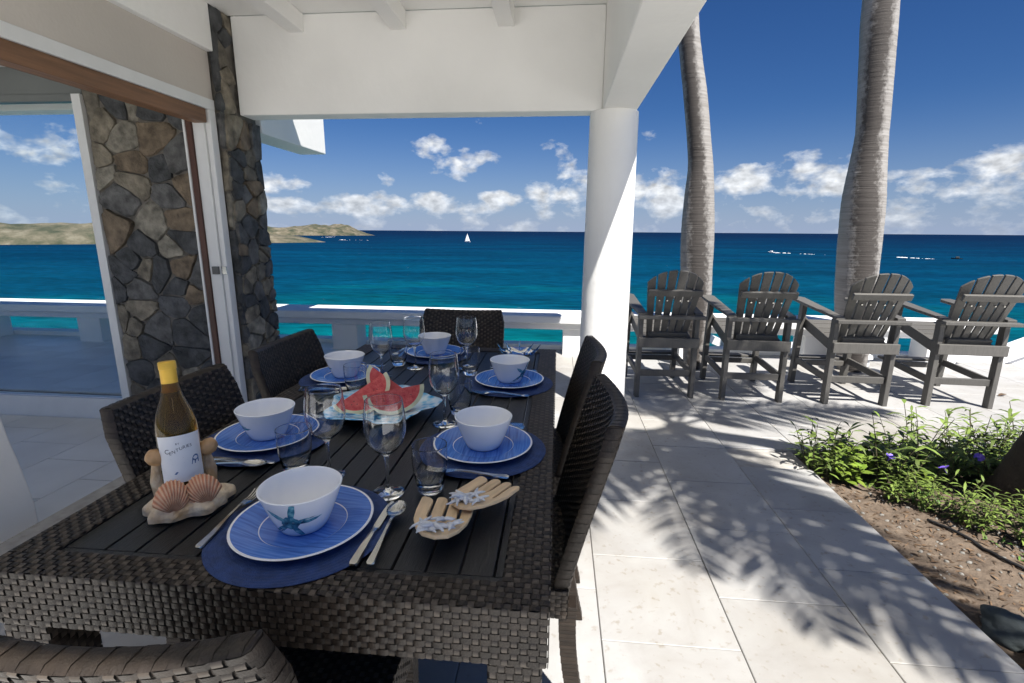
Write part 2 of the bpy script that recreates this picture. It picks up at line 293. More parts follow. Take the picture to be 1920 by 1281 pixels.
# ------------------------------------------------------------------ mesh helpers
class MB:
    def __init__(s): s.v = []; s.f = []; s.m = []; s.c = []
    def add(s, vs, fs, mi=0):
        b = len(s.v); s.v += [tuple(map(float, q)) for q in vs]; s.f += [tuple(b+i for i in f) for f in fs]; s.m += [mi]*len(fs); return s
    def box(s, x0, x1, y0, y1, z0, z1, mi=0):
        return s.add([(x0, y0, z0), (x1, y0, z0), (x1, y1, z0), (x0, y1, z0), (x0, y0, z1), (x1, y0, z1), (x1, y1, z1), (x0, y1, z1)],
              [(0, 3, 2, 1), (4, 5, 6, 7), (0, 1, 5, 4), (1, 2, 6, 5), (2, 3, 7, 6), (3, 0, 4, 7)], mi)
    def beam(s, a, b, w, h, up=(0, 0, 1), mi=0):
        a, b = Vector(a), Vector(b); d = (b-a).normalized(); x = d.cross(Vector(up)).normalized(); z = x.cross(d)
        q = []
        for p in (a, b):
            for i, j in ((-1, -1), (1, -1), (1, 1), (-1, 1)): q.append(p+x*w/2*i+z*h/2*j)
        return s.add(q, [(0, 1, 2, 3), (7, 6, 5, 4), (0, 4, 5, 1), (1, 5, 6, 2), (2, 6, 7, 3), (3, 7, 4, 0)], mi)
    def tube(s, pts, rad, n=8, cap=True, mi=0):
        pts = [Vector(p) for p in pts]; k = len(pts); rad = rad if isinstance(rad, (list, tuple)) else [rad]*k
        q = []; prev = None
        for i, p in enumerate(pts):
            d = (pts[min(i+1, k-1)]-pts[max(i-1, 0)]).normalized()
            if prev is None: x = d.cross(Vector((0, 0, 1)) if abs(d.z) < .95 else Vector((0, 1, 0))).normalized()
            else: x = (prev-d*prev.dot(d)).normalized()
            prev = x; y = d.cross(x)
            for j in range(n):
                a = 2*math.pi*j/n; q.append(p+(x*math.cos(a)+y*math.sin(a))*rad[i])
        fs = [(i*n+j, i*n+(j+1) % n, (i+1)*n+(j+1) % n, (i+1)*n+j) for i in range(k-1) for j in range(n)]
        if cap: fs += [tuple(range(n))[::-1], tuple(range((k-1)*n, k*n))]
        return s.add(q, fs, mi)
    def lathe(s, prof, n=48, c=(0, 0, 0), closed=False, mi=0, mod=None):
        q = []; k = len(prof)
        for r, z in prof:
            for j in range(n):
                a = 2*math.pi*j/n; rr = r*(mod(a, r) if mod else 1); q.append((c[0]+rr*math.cos(a), c[1]+rr*math.sin(a), c[2]+z))
        fs = [(i*n+j, i*n+(j+1) % n, ((i+1) % k)*n+(j+1) % n, ((i+1) % k)*n+j) for i in range(k if closed else k-1) for j in range(n)]
        return s.add(q, fs, mi)
    def prism(s, poly, z0, z1, mi=0):
        n = len(poly); q = [(x, y, z0) for x, y in poly]+[(x, y, z1) for x, y in poly]
        return s.add(q, [tuple(range(n))[::-1], tuple(range(n, 2*n))]+[(i, (i+1) % n, n+(i+1) % n, n+i) for i in range(n)], mi)
    def mesh(s, name, mats, smooth=35):
        me = bpy.data.meshes.new(name); me.from_pydata(s.v, [], s.f)
        for mm in (mats if isinstance(mats, (list, tuple)) else [mats]): me.materials.append(MATS[mm])
        if any(s.m): me.polygons.foreach_set('material_index', s.m)
        if s.c:
            ca = me.color_attributes.new('Col', 'FLOAT_COLOR', 'POINT'); ca.data.foreach_set('color', np.array([(*c[:3], 1) for c in s.c], dtype=np.float32).ravel())
        me.update()
        if smooth:
            me.polygons.foreach_set('use_smooth', [True]*len(me.polygons))
            if smooth < 180: me.set_sharp_from_angle(angle=R(smooth))
        return me
def fixn(me):
    bm = bmesh.new(); bm.from_mesh(me); bmesh.ops.recalc_face_normals(bm, faces=bm.faces); bm.to_mesh(me); bm.free(); return me
def ob(name, me, parent=None, loc=None, rz=None, bevel=0, kind=None):
    o = bpy.data.objects.new(name, me); C.objects.link(o)
    if parent: o.parent = parent
    if loc: o.location = loc
    if rz: o.rotation_euler = (0, 0, rz)
    if bevel:
        b = o.modifiers.new('bevel', 'BEVEL'); b.width = bevel; b.segments = 2; b.limit_method = 'ANGLE'; b.angle_limit = R(40)
    if kind: o['kind'] = kind
    return o
def tag(o, label, cat, group=None, kind=None):
    o['label'] = label; o['category'] = cat
    if group: o['group'] = group
    if kind: o['kind'] = kind
    return o
def thing(name, label, cat, loc=(0, 0, 0), rz=0, group=None):
    o = bpy.data.objects.new(name, None); C.objects.link(o); o.location = loc; o.rotation_euler = (0, 0, rz); o.empty_display_size = .05
    return tag(o, label, cat, group)
def dup(root, loc, rz, label=None, group=None):
    r = root.copy(); C.objects.link(r); r.location = loc; r.rotation_euler = (root.rotation_euler[0], root.rotation_euler[1], rz)
    if label: r['label'] = label
    if group: r['group'] = group
    for ch in list(root.children):
        c = ch.copy(); C.objects.link(c); c.parent = r
        for g in list(ch.children):
            d = g.copy(); C.objects.link(d); d.parent = c
    return r
def box(name, x0, x1, y0, y1, z0, z1, mat, parent=None, bevel=0):
    return ob(name, MB().box(x0, x1, y0, y1, z0, z1).mesh(name, mat, 0), parent, bevel=bevel)

def weave(mb, P, S, T, ps=.0145, pt=.0118, lift=.0013, warp=.72, weft=.93):
    """plain weave of flat strands over the surface P(s,t), s in 0..S, t in 0..T (metres)"""
    ns, n_t = max(2, round(S/ps)), max(2, round(T/pt)); ds, dt = S/ns, T/n_t
    for i in range(ns):
        for j in range(n_t):
            s0, t0 = (i+.5)*ds, (j+.5)*dt
            p = Vector(P(s0, t0)); e1 = Vector(P(s0+ds*.3, t0))-Vector(P(s0-ds*.3, t0)); e2 = Vector(P(s0, t0+dt*.3))-Vector(P(s0, t0-dt*.3))
            e1.normalize(); e2.normalize(); nn = e1.cross(e2).normalized(); e2 = nn.cross(e1)
            jt = rnd.uniform(-.0003, .0003)
            if (i+j) % 2 == 0:
                h = ds*.62; w = dt*.5*weft; ax, ay = e1, e2; top = lift
            else:
                h = dt*.56; w = ds*.5*warp; ax, ay = e2, e1; top = lift*1.15
            q = []
            for a, z in ((-1, -.0004), (-.55, top+jt), (.55, top-jt), (1, -.0004)):
                c = p+ax*(h*a)+nn*z
                q += [c-ay*w, c+ay*w]
            fs = [(0, 2, 3, 1), (2, 4, 5, 3), (4, 6, 7, 5)]
            if (i+j) % 2: fs = [f[::-1] for f in fs]
            mb.add(q, fs, (i+j) % 2)
    return mb
def plane(o, e1, e2):
    o, e1, e2 = Vector(o), Vector(e1), Vector(e2)
    return lambda s, t: o+e1*s+e2*t

def chaikin(poly, it=1):
    for _ in range(it):
        q = []
        for i in range(len(poly)):
            a, b = poly[i], poly[(i+1) % len(poly)]
            q += [(a[0]*.85+b[0]*.15, a[1]*.85+b[1]*.15), (a[0]*.5+b[0]*.5, a[1]*.5+b[1]*.5), (a[0]*.15+b[0]*.85, a[1]*.15+b[1]*.85)]
        poly = q
    return poly
def clip(poly, px, py, nx, ny):
    out = []
    for i in range(len(poly)):
        a, b = poly[i], poly[(i+1) % len(poly)]
        da, db = (a[0]-px)*nx+(a[1]-py)*ny, (b[0]-px)*nx+(b[1]-py)*ny
        if da <= 0: out.append(a)
        if da*db < 0:
            t = da/(da-db); out.append((a[0]+(b[0]-a[0])*t, a[1]+(b[1]-a[1])*t))
    return out
def voronoi(pts, x0, x1, y0, y1):
    cells = []
    for i, (x, y) in enumerate(pts):
        poly = [(x0, y0), (x1, y0), (x1, y1), (x0, y1)]
        for j, (a, b) in enumerate(pts):
            if i == j: continue
            poly = clip(poly, (x+a)/2, (y+b)/2, a-x, b-y)
            if len(poly) < 3: break
        if len(poly) >= 3: cells.append(poly)
    return cells

# ------------------------------------------------------------------ setting: sea, islands, hillside
SEA = -27.0
def build_sea():
    mb = MB(); n = 96; rings = [0, 40, 120, 300, 800, 2500, 8000, 25000, 90000]
    q = [(0, 0, SEA)]
    for r in rings[1:]:
        for j in range(n): q.append((r*math.cos(2*math.pi*j/n), r*math.sin(2*math.pi*j/n), SEA))
    fs = [(0, 1+j, 1+(j+1) % n) for j in range(n)]
    for k in range(len(rings)-2):
        b = 1+k*n; fs += [(b+j, b+n+j, b+n+(j+1) % n, b+(j+1) % n) for j in range(n)]
    mb.add(q, fs); o = ob('sea', mb.mesh('sea', 'sea_water', 0)); o['label'] = 'turquoise to deep blue sea reaching the horizon'; o['kind'] = 'structure'
build_sea()
def headland(name, label, path, width, height, seed):
    """ridge of scrub-covered land along a path of (x, y, height factor)"""
    mb = MB(); ns, nw = 90, 30; pts = [Vector((p[0], p[1], 0)) for p in path]
    seg = [(pts[i+1]-pts[i]).length for i in range(len(pts)-1)]; tot = sum(seg)
    def at(t):
        d = t*tot
        for i, l in enumerate(seg):
            if d <= l or i == len(seg)-1:
                k = min(1, d/l); return pts[i].lerp(pts[i+1], k), path[i][2]*(1-k)+path[i+1][2]*k, (pts[i+1]-pts[i]).normalized()
            d -= l
    for i in range(ns+1):
        p, hf, d = at(i/ns); nrm = Vector((-d.y, d.x, 0))
        for j in range(nw+1):
            w = (j/nw-.5)*2; q = p+nrm*width*w*(.5+.5*hf)
            nz = noise.fractal(Vector((q.x*.006, q.y*.006, seed)), 1.0, 2.1, 6)
            prof = max(0, 1-abs(w)**1.7)
            z = SEA-2+(height*hf*prof*(.85+.45*nz))+2.2*min(1, prof*6)*hf
            mb.v.append((q.x+nz*12, q.y, z))
    fs = [(i*(nw+1)+j, i*(nw+1)+j+1, (i+1)*(nw+1)+j+1, (i+1)*(nw+1)+j) for i in range(ns) for j in range(nw)]
    mb.f = fs; mb.m = [0]*len(fs)
    o = ob(name, fixn(mb.mesh(name, 'island_scrub', 60))); o['label'] = label; o['kind'] = 'structure'; return o
headland('headland', 'nearer low scrubby headland with rocky shore running left behind the stone pier', [(-1500, 420, 1.0), (-1100, 760, 1.0), (-850, 960, .95), (-700, 1080, .8), (-620, 1150, .5), (-570, 1190, .05)], 110, 40, 1.3)
headland('far_island', 'far tan island ridge ending in a point left of the sailing boat', [(-2100, 2100, .8), (-1750, 2350, 1), (-1450, 2500, .85), (-1250, 2620, 1.0), (-1170, 2700, .9), (-1080, 2800, .12)], 170, 62, 4.1)
def build_hillside():
    mb = MB(); n = 24
    for i in range(n+1):
        for j in range(n+1):
            x = -40+80*i/n; y = -30+70*j/n
            z = -1.2 if y < 4 else -1.2-(y-4)*1.15
            z = max(z, SEA-3)+noise.noise(Vector((x*.15, y*.15, 2)))*.5*(1 if y > 5.5 else 0)
            mb.v.append((x, y, z))
    mb.f = [(i*(n+1)+j, (i+1)*(n+1)+j, (i+1)*(n+1)+j+1, i*(n+1)+j+1) for i in range(n) for j in range(n)]; mb.m = [0]*len(mb.f)
    o = ob('hillside', mb.mesh('hillside', 'hill_green', 60)); o['label'] = 'steep green slope below the terrace'; o['kind'] = 'structure'
build_hillside()

# ------------------------------------------------------------------ terrace
TW = .457; GAP = .0032; X0 = .178
def build_terrace():
    slab = MB(); slab.box(-2.40, 1.50, -9, 5.90, -.40, -.012); slab.box(-9, -2.4005, -9, -1.101, -.40, -.0122); slab.box(3.6, 9.0, -9, 3.0699, -.40, -.0123); slab.box(1.5005, 3.5995, -9, -.2, -.40, -.0124); slab.box(1.5005, 7.0, 3.07, 5.90, -.40, -.0121); slab.box(-9, -2.4005, 3.62, 5.90, -.40, -.0119)
    t = ob('terrace_floor', slab.mesh('terrace_floor', 'grout', 0)); t['label'] = 'pale travertine terrace floor laid in staggered square tiles'; t['kind'] = 'structure'
    def tile_mesh(w, h, mat='travertine'):
        mb = MB(); a, b = w/2-GAP/2, h/2-GAP/2; c = .0022
        mb.add([(-a, -b, -.012), (a, -b, -.012), (a, b, -.012), (-a, b, -.012), (-a, -b, -c), (a, -b, -c), (a, b, -c), (-a, b, -c), (-a+c, -b+c, 0), (a-c, -b+c, 0), (a-c, b-c, 0), (-a+c, b-c, 0)],
               [(0, 1, 5, 4), (1, 2, 6, 5), (2, 3, 7, 6), (3, 0, 4, 7), (4, 5, 9, 8), (5, 6, 10, 9), (6, 7, 11, 10), (7, 4, 8, 11), (8, 9, 10, 11)])
        return mb.mesh('tile', mat, 0)
    for a, b, c, d in ((-2.398, 1.5, -9, .52), (-9, -2.399, -9, -1.102), (3.602, 9, -9, 3.078), (1.501, 3.601, -9, -.2)):
        box('rear_bounce_deck', a, b, c, d, -.0119, -.0005, 'bounce_deck', t)  # unseen deck added behind the camera to bounce sunlight under the roof
    cache = {}
    def lay(x0, x1, y0, y1):
        w, h = round(x1-x0, 3), round(y1-y0, 3)
        if w < .05 or h < .05: return
        mt = 'marble' if x1 < -2.3 and y0 > 3.5 else 'travertine'
        if (w, h, mt) not in cache: cache[(w, h, mt)] = tile_mesh(w, h, mt)
        ob('tile', cache[(w, h, mt)], t, ((x0+x1)/2, (y0+y1)/2, rnd.uniform(-.0006, .0006)))
    for i in range(-18, 11):
        xa, xb = X0+TW*i, X0+TW*(i+1)
        off = 1.44 if i % 2 == 0 else 1.685
        for j in range(-3, 10):
            ya, yb = off+TW*j, off+TW*(j+1)
            if yb > 5.86: yb = 5.86
            if ya > 5.8: continue
            if i <= -6:                                   # balcony beside the room
                if xb < -7.2: continue
                if yb < 3.7: continue
                ya = max(ya, 3.63); x1 = min(xb, -2.402)
                if xa < -2.402: lay(xa, x1, ya, yb)
                continue
            if xa >= 1.5 or xb > 1.5:
                if yb < 3.2:
                    if xa < 1.49 and yb > .525: lay(xa, 1.50, max(ya, .523), yb)
                    continue
                if xa < 1.5 and ya < 3.08: lay(xa, 1.5, ya, yb) if False else None
                ya = max(ya, 3.08)
                lay(xa, xb, ya, yb); continue
            if i == -6+1 and False: continue
            if yb < .525: continue
            ya = max(ya, .523)
            lay(max(xa, -2.398), xb, ya, yb)
    return t
terrace = build_terrace()
def build_soil():
    mb = MB(); nx, ny = 90, 110
    for i in range(nx+1):
        for j in range(ny+1):
            x = 1.502+2.096*i/nx; y = -.198+3.264*j/ny
            z = -.045+.022*noise.fractal(Vector((x*5, y*5, 0)), 1, 2, 5)+.03*min(1, (x-1.5)*1.2)
            if y > 3.0: z = -.05
            mb.v.append((x, y, z))
    mb.f = [(i*(ny+1)+j, (i+1)*(ny+1)+j, (i+1)*(ny+1)+j+1, i*(ny+1)+j+1) for i in range(nx) for j in range(ny)]; mb.m = [0]*len(mb.f)
    o = ob('garden_soil', mb.mesh('garden_soil', 'soil', 60)); o['label'] = 'brown crumbly soil of the planting bed beside the terrace'; o['kind'] = 'structure'
build_soil()

# ------------------------------------------------------------------ villa
villa = thing('villa', 'white plaster villa porch with beams, round column and open doorway', 'villa')
def build_villa():
    v = villa
    box('porch_ceiling', -2.36, .49, -.7, 3.70, 2.80, 2.84, 'plaster', v)
    box('roof', -2.6, .85, -.72, 4.05, 2.841, 3.0, 'plaster', v); box('room_roof', -8.5, -2.6005, .3, 4.05, 2.8405, 2.999, 'plaster', v)
    box('crossbeam', -2.342, .271, 3.70, 3.868, 2.15, 2.80, 'plaster', v, .008)
    box('side_beam', .272, .508, -.7, 3.867, 2.152, 2.839, 'plaster', v, .008)
    box('wall_plate', -2.52, -2.361, -1.0, 3.505, 2.51, 2.84, 'plaster', v, .006)
    for x in (-1.86, -1.13, -.39): box('rafter', x-.055, x+.055, -.7, 3.699, 2.68, 2.80, 'plaster', v, .005)
    mb = MB(); prof = [(.178, 0), (.182, .02), (.180, .3), (.176, 1.0), (.170, 1.8), (.168, 2.151)]
    mb.lathe([(0, 0)]+prof+[(0, 2.151)], 56, (.362, 3.80, 0)); ob('column', mb.mesh('column', 'plaster', 50), v)
    # door wall
    box('upper_wall', -2.56, -2.405, -1.0, 3.505, 2.205, 2.51, 'wall_beige', v)
    c = ob('door_casing', MB().box(-2.43, -2.392, -1.0, 3.50, 2.135, 2.204).box(-2.43, -2.3921, 3.435, 3.4999, -.15, 2.135).mesh('door_casing', 'trim_white', 0), v, bevel=.004)
    box('header_board', -2.50, -2.405, -1.0, 3.42, 2.045, 2.1345, 'teak', v, .004)
    box('door_jamb', -2.515, -2.431, 3.42, 3.505, -.15, 2.134, 'trim_white', v, .003)
    s = box('door_stile', -2.555, -2.516, 3.405, 3.50, -.15, 2.10, 'teak_dark', v, .003)
    box('weather_strip', -2.572, -2.556, 3.398, 3.50, -.15, 2.10, 'trim_white', v, .002)
    l = ob('door_latch', MB().box(-2.49, -2.44, 3.405, 3.42, 1.02, 1.075).mesh('door_latch', 'latch_metal', 0), v, bevel=.002)
    box('latch_plate', -2.4305, -2.394, 3.4275, 3.4347, 1.02, 1.075, 'steel', v)
    # living room behind the doorway (floor one step lower)
    box('room_floor', -8.5, -2.401, -1.0, 3.42, -.30, -.15, 'grout', v)
    box('room_ceiling', -8.5, -2.561, .3, 3.42, 2.42, 2.50, 'room_ceiling', v)
    box('room_sea_wall', -8.5, -3.336, 3.46, 3.60, 2.2505, 2.84, 'dark_wall', v)
    rf = villa.children[[c.name for c in villa.children].index('room_floor')]
    for i in range(6):
        for j in range(-1, 6):
            x0 = -2.404-.457*(i+1); y1 = 3.425-.457*j-(.228 if i % 2 else 0); y0 = y1-.457; y1 = min(y1, 3.425)
            if y1 < 1.2 or y1-y0 < .05: continue
            box('tile', x0+.003, x0+.454, y0+.003, y1-.003, -.1499, -.146+rnd.uniform(0, .0006), 'marble', rf)
    # outer roof edge seen past the corner
    box('outer_beam', -2.61, -2.345, 3.97, 5.07, 2.075, 2.42, 'plaster', v, .006)
    box('eave_beam', -8.5, -2.612, 4.06, 4.22, 2.29, 2.60, 'plaster', v, .006)
    box('eave_roof', -8.5, -2.345, 4.051, 4.215, 2.601, 2.72, 'plaster', v)
    # sliding glass door of the room, sea side
    d = ob('glass_door', MB().box(-3.405, -3.34, 3.445, 3.52, -.15, 2.25).mesh('glass_door', 'trim_white', 0), v)
    box('door_sill', -8.4, -3.406, 3.43, 3.52, -.15, .02, 'trim_white', d)
    box('top_rail', -8.4, -3.406, 3.45, 3.515, 2.205, 2.25, 'dark_wall', d)
    for i, (a, b) in enumerate(((-4.95, -3.406), (-6.6, -4.99))): box('pane', a, b, 3.478, 3.486, .021, 2.204, 'window_glass', d)
    box('door_stile', -4.99, -4.951, 3.45, 3.515, .021, 2.204, 'trim_white', d)
build_villa()

def build_stone_wall():
    t = thing('stone_pier', 'rough natural stone pier of mixed grey and tan stones beside the open doorway', 'stone pier', (-2.6, 3.5, 0))
    base = Vector(t.location)
    core = MB(); core.box(-3.335-base.x, -2.572-base.x, 3.475-base.y, 3.93-base.y, -.3, 2.83); core.box(-2.5725-base.x, -2.365-base.x, 3.533-base.y, 3.929-base.y, -.3, 2.829)
    ob('mortar_core', core.mesh('mortar_core', 'mortar', 0), t)
    def face(o, e1, e2, n, W, Hh, size, seed, cut=None, depth=.045):
        rr = random.Random(seed); o, e1, e2, n = map(Vector, (o, e1, e2, n))
        pts = []; rows = max(1, round(Hh/size[1]))
        for r_ in range(rows):
            cols = max(1, round(W/size[0]*rr.uniform(.75, 1.3)))
            for c_ in range(cols):
                pts.append(((c_+.5+rr.uniform(-.42, .42))*W/cols, (r_+.5+rr.uniform(-.45, .45))*Hh/rows))
        pts = [q for q in pts if rr.random() > .16]
        for poly in voronoi(pts, 0, W, 0, Hh):
            cx = sum(p[0] for p in poly)/len(poly); cyy = sum(p[1] for p in poly)/len(poly)
            if cut and cut(cx, cyy): continue
            g = .0055
            def inset(k, m):
                q = []
                for x, y in m:
                    d = math.hypot(x-cx, y-cyy); f = max(.2, 1-g/max(d, .02))*k; q.append((cx+(x-cx)*f, cyy+(y-cyy)*f))
                return q
            base_poly = chaikin(poly, 1)
            jit = [(x+rr.uniform(-.007, .007), y+rr.uniform(-.007, .007)) for x, y in base_poly]
            tx, ty = rr.uniform(-.10, .10), rr.uniform(-.10, .10); dp = depth*rr.uniform(.55, 1.15)
            rings = [(1.0, -.02), (1.0, dp*.6), (.965, dp*.98), (.70, dp*1.05)]
            q = []; k = len(jit)
            for f, z in rings:
                for x, y in inset(f, jit):
                    zz = z+(tx*(x-cx)+ty*(y-cyy))*(1 if z > 0 else 0)+(rr.uniform(-.003, .003) if z > 0 else 0)
                    q.append(o+e1*x+e2*y+n*zz)
            q.append(o+e1*cx+e2*cyy+n*(dp*1.05))
            fs = [(r_*k+i, r_*k+(i+1) % k, (r_+1)*k+(i+1) % k, (r_+1)*k+i) for r_ in range(3) for i in range(k)]+[(3*k+i, 3*k+(i+1) % k, 4*k) for i in range(k)]
            ob('stone', fixn(MB().add(q, fs).mesh('stone', 'stone', 50)), t)
    b = base
    # face towards the porch (+X), face towards the camera (-Y), and the face inside the room
    face((-2.365-b.x, 3.53-b.y, -.02), (0, 1, 0), (0, 0, 1), (1, 0, 0), .42, 2.82, (.13, .115), 3, lambda u, w: w > 2.20 and u > .165, .024)
    face((-2.40-b.x, 3.533-b.y, -.02), (1, 0, 0), (0, 0, 1), (0, -1, 0), .05, 2.82, (.05, .17), 5, None, .02)
    face((-3.335-b.x, 3.475-b.y, -.15), (1, 0, 0), (0, 0, 1), (0, -1, 0), .745, 2.55, (.17, .155), 9, None, .024)
    face((-2.365-b.x, 3.93-b.y, -.02), (-1, 0, 0), (0, 0, 1), (0, 1, 0), .95, 2.15, (.24, .2), 11, None, .03)
build_stone_wall()

def build_plinth():
    t = thing('plaster_plinth', 'white flared plaster block at the left edge inside the doorway', 'plinth', (-2.58, 1.7, 0))
    mb = MB(); prof = [(.333, -.15), (.333, 0), (.31, .2), (.285, .36), (.27, .5), (.262, .62)]
    q = []
    for y, z in prof: q += [(0.0, y, z), (-.35, y, z), (-.35, -.4, z), (0.0, -.4, z)]
    fs = [(4*i+j, 4*i+(j+1) % 4, 4*i+4+(j+1) % 4, 4*i+4+j) for i in range(len(prof)-1) for j in range(4)]+[(0, 3, 2, 1), (20, 21, 22, 23)]
    mb.add(q, fs); ob('block', fixn(mb.mesh('block', 'plaster', 40)), t, bevel=.012)
    box('cap_slab', -.37, .012, -.42, .28, .621, .66, 'plaster', t, .008)
build_plinth()

# ------------------------------------------------------------------ railing and outworks
def build_railing():
    t = thing('terrace_railing', 'broad white plaster railing on square posts along the sea edge', 'railing', (0, 5.5, 0))
    ob('rail_cap', MB().box(-9, 4.40, -.20, .26, .365, .45).mesh('rail_cap', 'rail_white', 0), t, bevel=.012)
    ob('under_rail', MB().box(-9, 4.30, -.13, .18, .29, .3645).mesh('under_rail', 'rail_white', 0), t, bevel=.01)
    for x in (-7.1, -5.6, -4.05, -2.42, .22, 1.40, 2.76, 3.98): ob('post', MB().box(x-.15, x+.15, -.11, .16, -.012, .2898).mesh('post', 'rail_white', 0), t, bevel=.01)
    box('curb', -9, 4.6, .17, .36, -.012, .05, 'rail_white', t, .01)
build_railing()
def build_stair():
    t = thing('stair_railing', 'white sloping stair railing going down beyond the terrace railing', 'railing', (2.9, 6.3, -1))
    def w(p): return (p[0]-2.9, p[1]-6.3, p[2]+1)
    for a, b, n_ in (((1.95, 6.35, .03), (3.1, 6.35, -.42), 'hand_rail'), ((4.2, 6.5, .16), (3.55, 6.5, -.30), 'hand_rail'), ((2.3, 6.6, -.10), (3.6, 6.6, -.10), 'landing_rail')):
        ob(n_, MB().beam(w(a), w(b), .18, .10).mesh(n_, 'rail_white', 0), t, bevel=.008)
    for x, z in ((2.3, -.13), (2.9, -.36), (4.05, .04), (3.6, -.2)): ob('post', MB().box(x-.06-2.9, x+.06-2.9, -.02, .1, -1.4, z-.05+1).mesh('post', 'rail_white', 0), t)
    p = thing('sloped_parapet', 'white sloping parapet wall rising at the far right terrace end', 'parapet', (5.2, 5.6, 0))
    mb = MB(); mb.add([(-.55, 0, -.3), (1.2, 0, -.3), (1.2, 0, .75), (-.55, 0, -.06), (-.55, .22, -.3), (1.2, .22, -.3), (1.2, .22, .75), (-.55, .22, -.06)], [(0, 1, 2, 3), (7, 6, 5, 4), (0, 4, 5, 1), (1, 5, 6, 2), (2, 6, 7, 3), (3, 7, 4, 0)])
    ob('wall', fixn(mb.mesh('wall', 'rail_white', 0)), p, bevel=.01)
    mb = MB().beam((-.6, .11, -.03), (1.2, .11, .80), .30, .06); ob('coping', mb.mesh('coping', 'rail_white', 0), p, bevel=.01)
    l = thing('path_light', 'small white bollard path light between the second and third bar chairs', 'light', (3.15, 5.22, 0))
    ob('stem', MB().lathe([(0, 0), (.03, 0), (.03, .10), (0, .10)], 20).mesh('stem', 'rail_white', 40), l)
    ob('cap', MB().lathe([(0, .101), (.055, .101), (.05, .13), (.02, .15), (0, .152)], 20).mesh('cap', 'rail_white', 40), l)
build_stair()

# ------------------------------------------------------------------ palms
def palm_trunk(name, rings, parent, mat='palm_bark', dark=-1.9):
    """rings: (x, y, z, r), smoothed and ringed; vertex colour marks the streaked side"""
    mb = MB(); n = 28; pts = []
    for i in range(len(rings)-1):
        for k in range(10):
            t = k/10; a, b = rings[i], rings[i+1]; p0 = rings[max(0, i-1)]; p3 = rings[min(len(rings)-1, i+2)]
            pts.append([.5*((2*a[c])+(-p0[c]+b[c])*t+(2*p0[c]-5*a[c]+4*b[c]-p3[c])*t*t+(-p0[c]+3*a[c]-3*b[c]+p3[c])*t**3) for c in range(4)])
    pts.append(list(rings[-1]))
    for x, y, z, r in pts:
        rr = r*(1+.006*math.sin(z*75)+.015*noise.noise(Vector((x, y, z*4))))
        for j in range(n):
            a = 2*math.pi*j/n; mb.v.append((x+rr*math.cos(a), y+rr*math.sin(a), z))
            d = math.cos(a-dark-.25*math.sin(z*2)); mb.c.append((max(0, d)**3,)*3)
    k = len(pts); mb.f = [(i*n+j, i*n+(j+1) % n, (i+1)*n+(j+1) % n, (i+1)*n+j) for i in range(k-1) for j in range(n)]+[tuple(range((k-1)*n, k*n))]; mb.m = [0]*len(mb.f)
    return ob(name, mb.mesh(name, mat, 180), parent)
def frond_mesh(L=2.0, nl=42, leaf=.34, droop=.55, seed=1, w=.042):
    """one feather leaf growing along +X: rachis and leaflets"""
    rr = random.Random(seed); mb = MB()
    def path(t): return Vector((L*(t-.10*t**3), 0, L*(.20*t-droop*t*t)))
    mb.tube([path(i/14) for i in range(15)], [.022*(1-.85*i/14)+.002 for i in range(15)], 6, mi=1)
    for i in range(nl):
        t = .14+.86*(i/(nl-1)); p = path(t); d = (path(min(1, t+.02))-path(t-.02)).normalized()
        ln = leaf*(math.sin(math.pi*min(1, .18+.80*t))**.7)*rr.uniform(.85, 1.1)+.05
        for s in (-1, 1):
            out = (d*rr.uniform(.45, .75)+Vector((0, s, 0))*1.0+Vector((0, 0, rr.uniform(-.15, .25)))).normalized()
            side = out.cross(Vector((0, 0, 1))).normalized(); q = []
            for k, (u, ww) in enumerate(((0, .35), (.3, 1), (.7, .75), (1, .08))):
                c = p+out*ln*u+Vector((0, 0, -.42*ln*u*u))
                q += [c-side*w*.5*ww, c+side*w*.5*ww]
            mb.add(q, [(0, 2, 3, 1), (2, 4, 5, 3), (4, 6, 7, 5)])
    return mb.mesh('frond', ['frond', 'rachis'], 60)
FR = [frond_mesh(2.0, 40, .37, .42, 1, .046), frond_mesh(1.75, 40, .32, .5, 2, .036), frond_mesh(2.6, 46, .5, .5, 3, .04)]
def crown(parent, c, specs):
    for az, up, k, sc in specs:
        o = ob('frond', FR[k], parent, c); o.rotation_euler = (rnd.uniform(-.2, .2), -R(up), R(az)); o.scale = (sc, sc, sc)
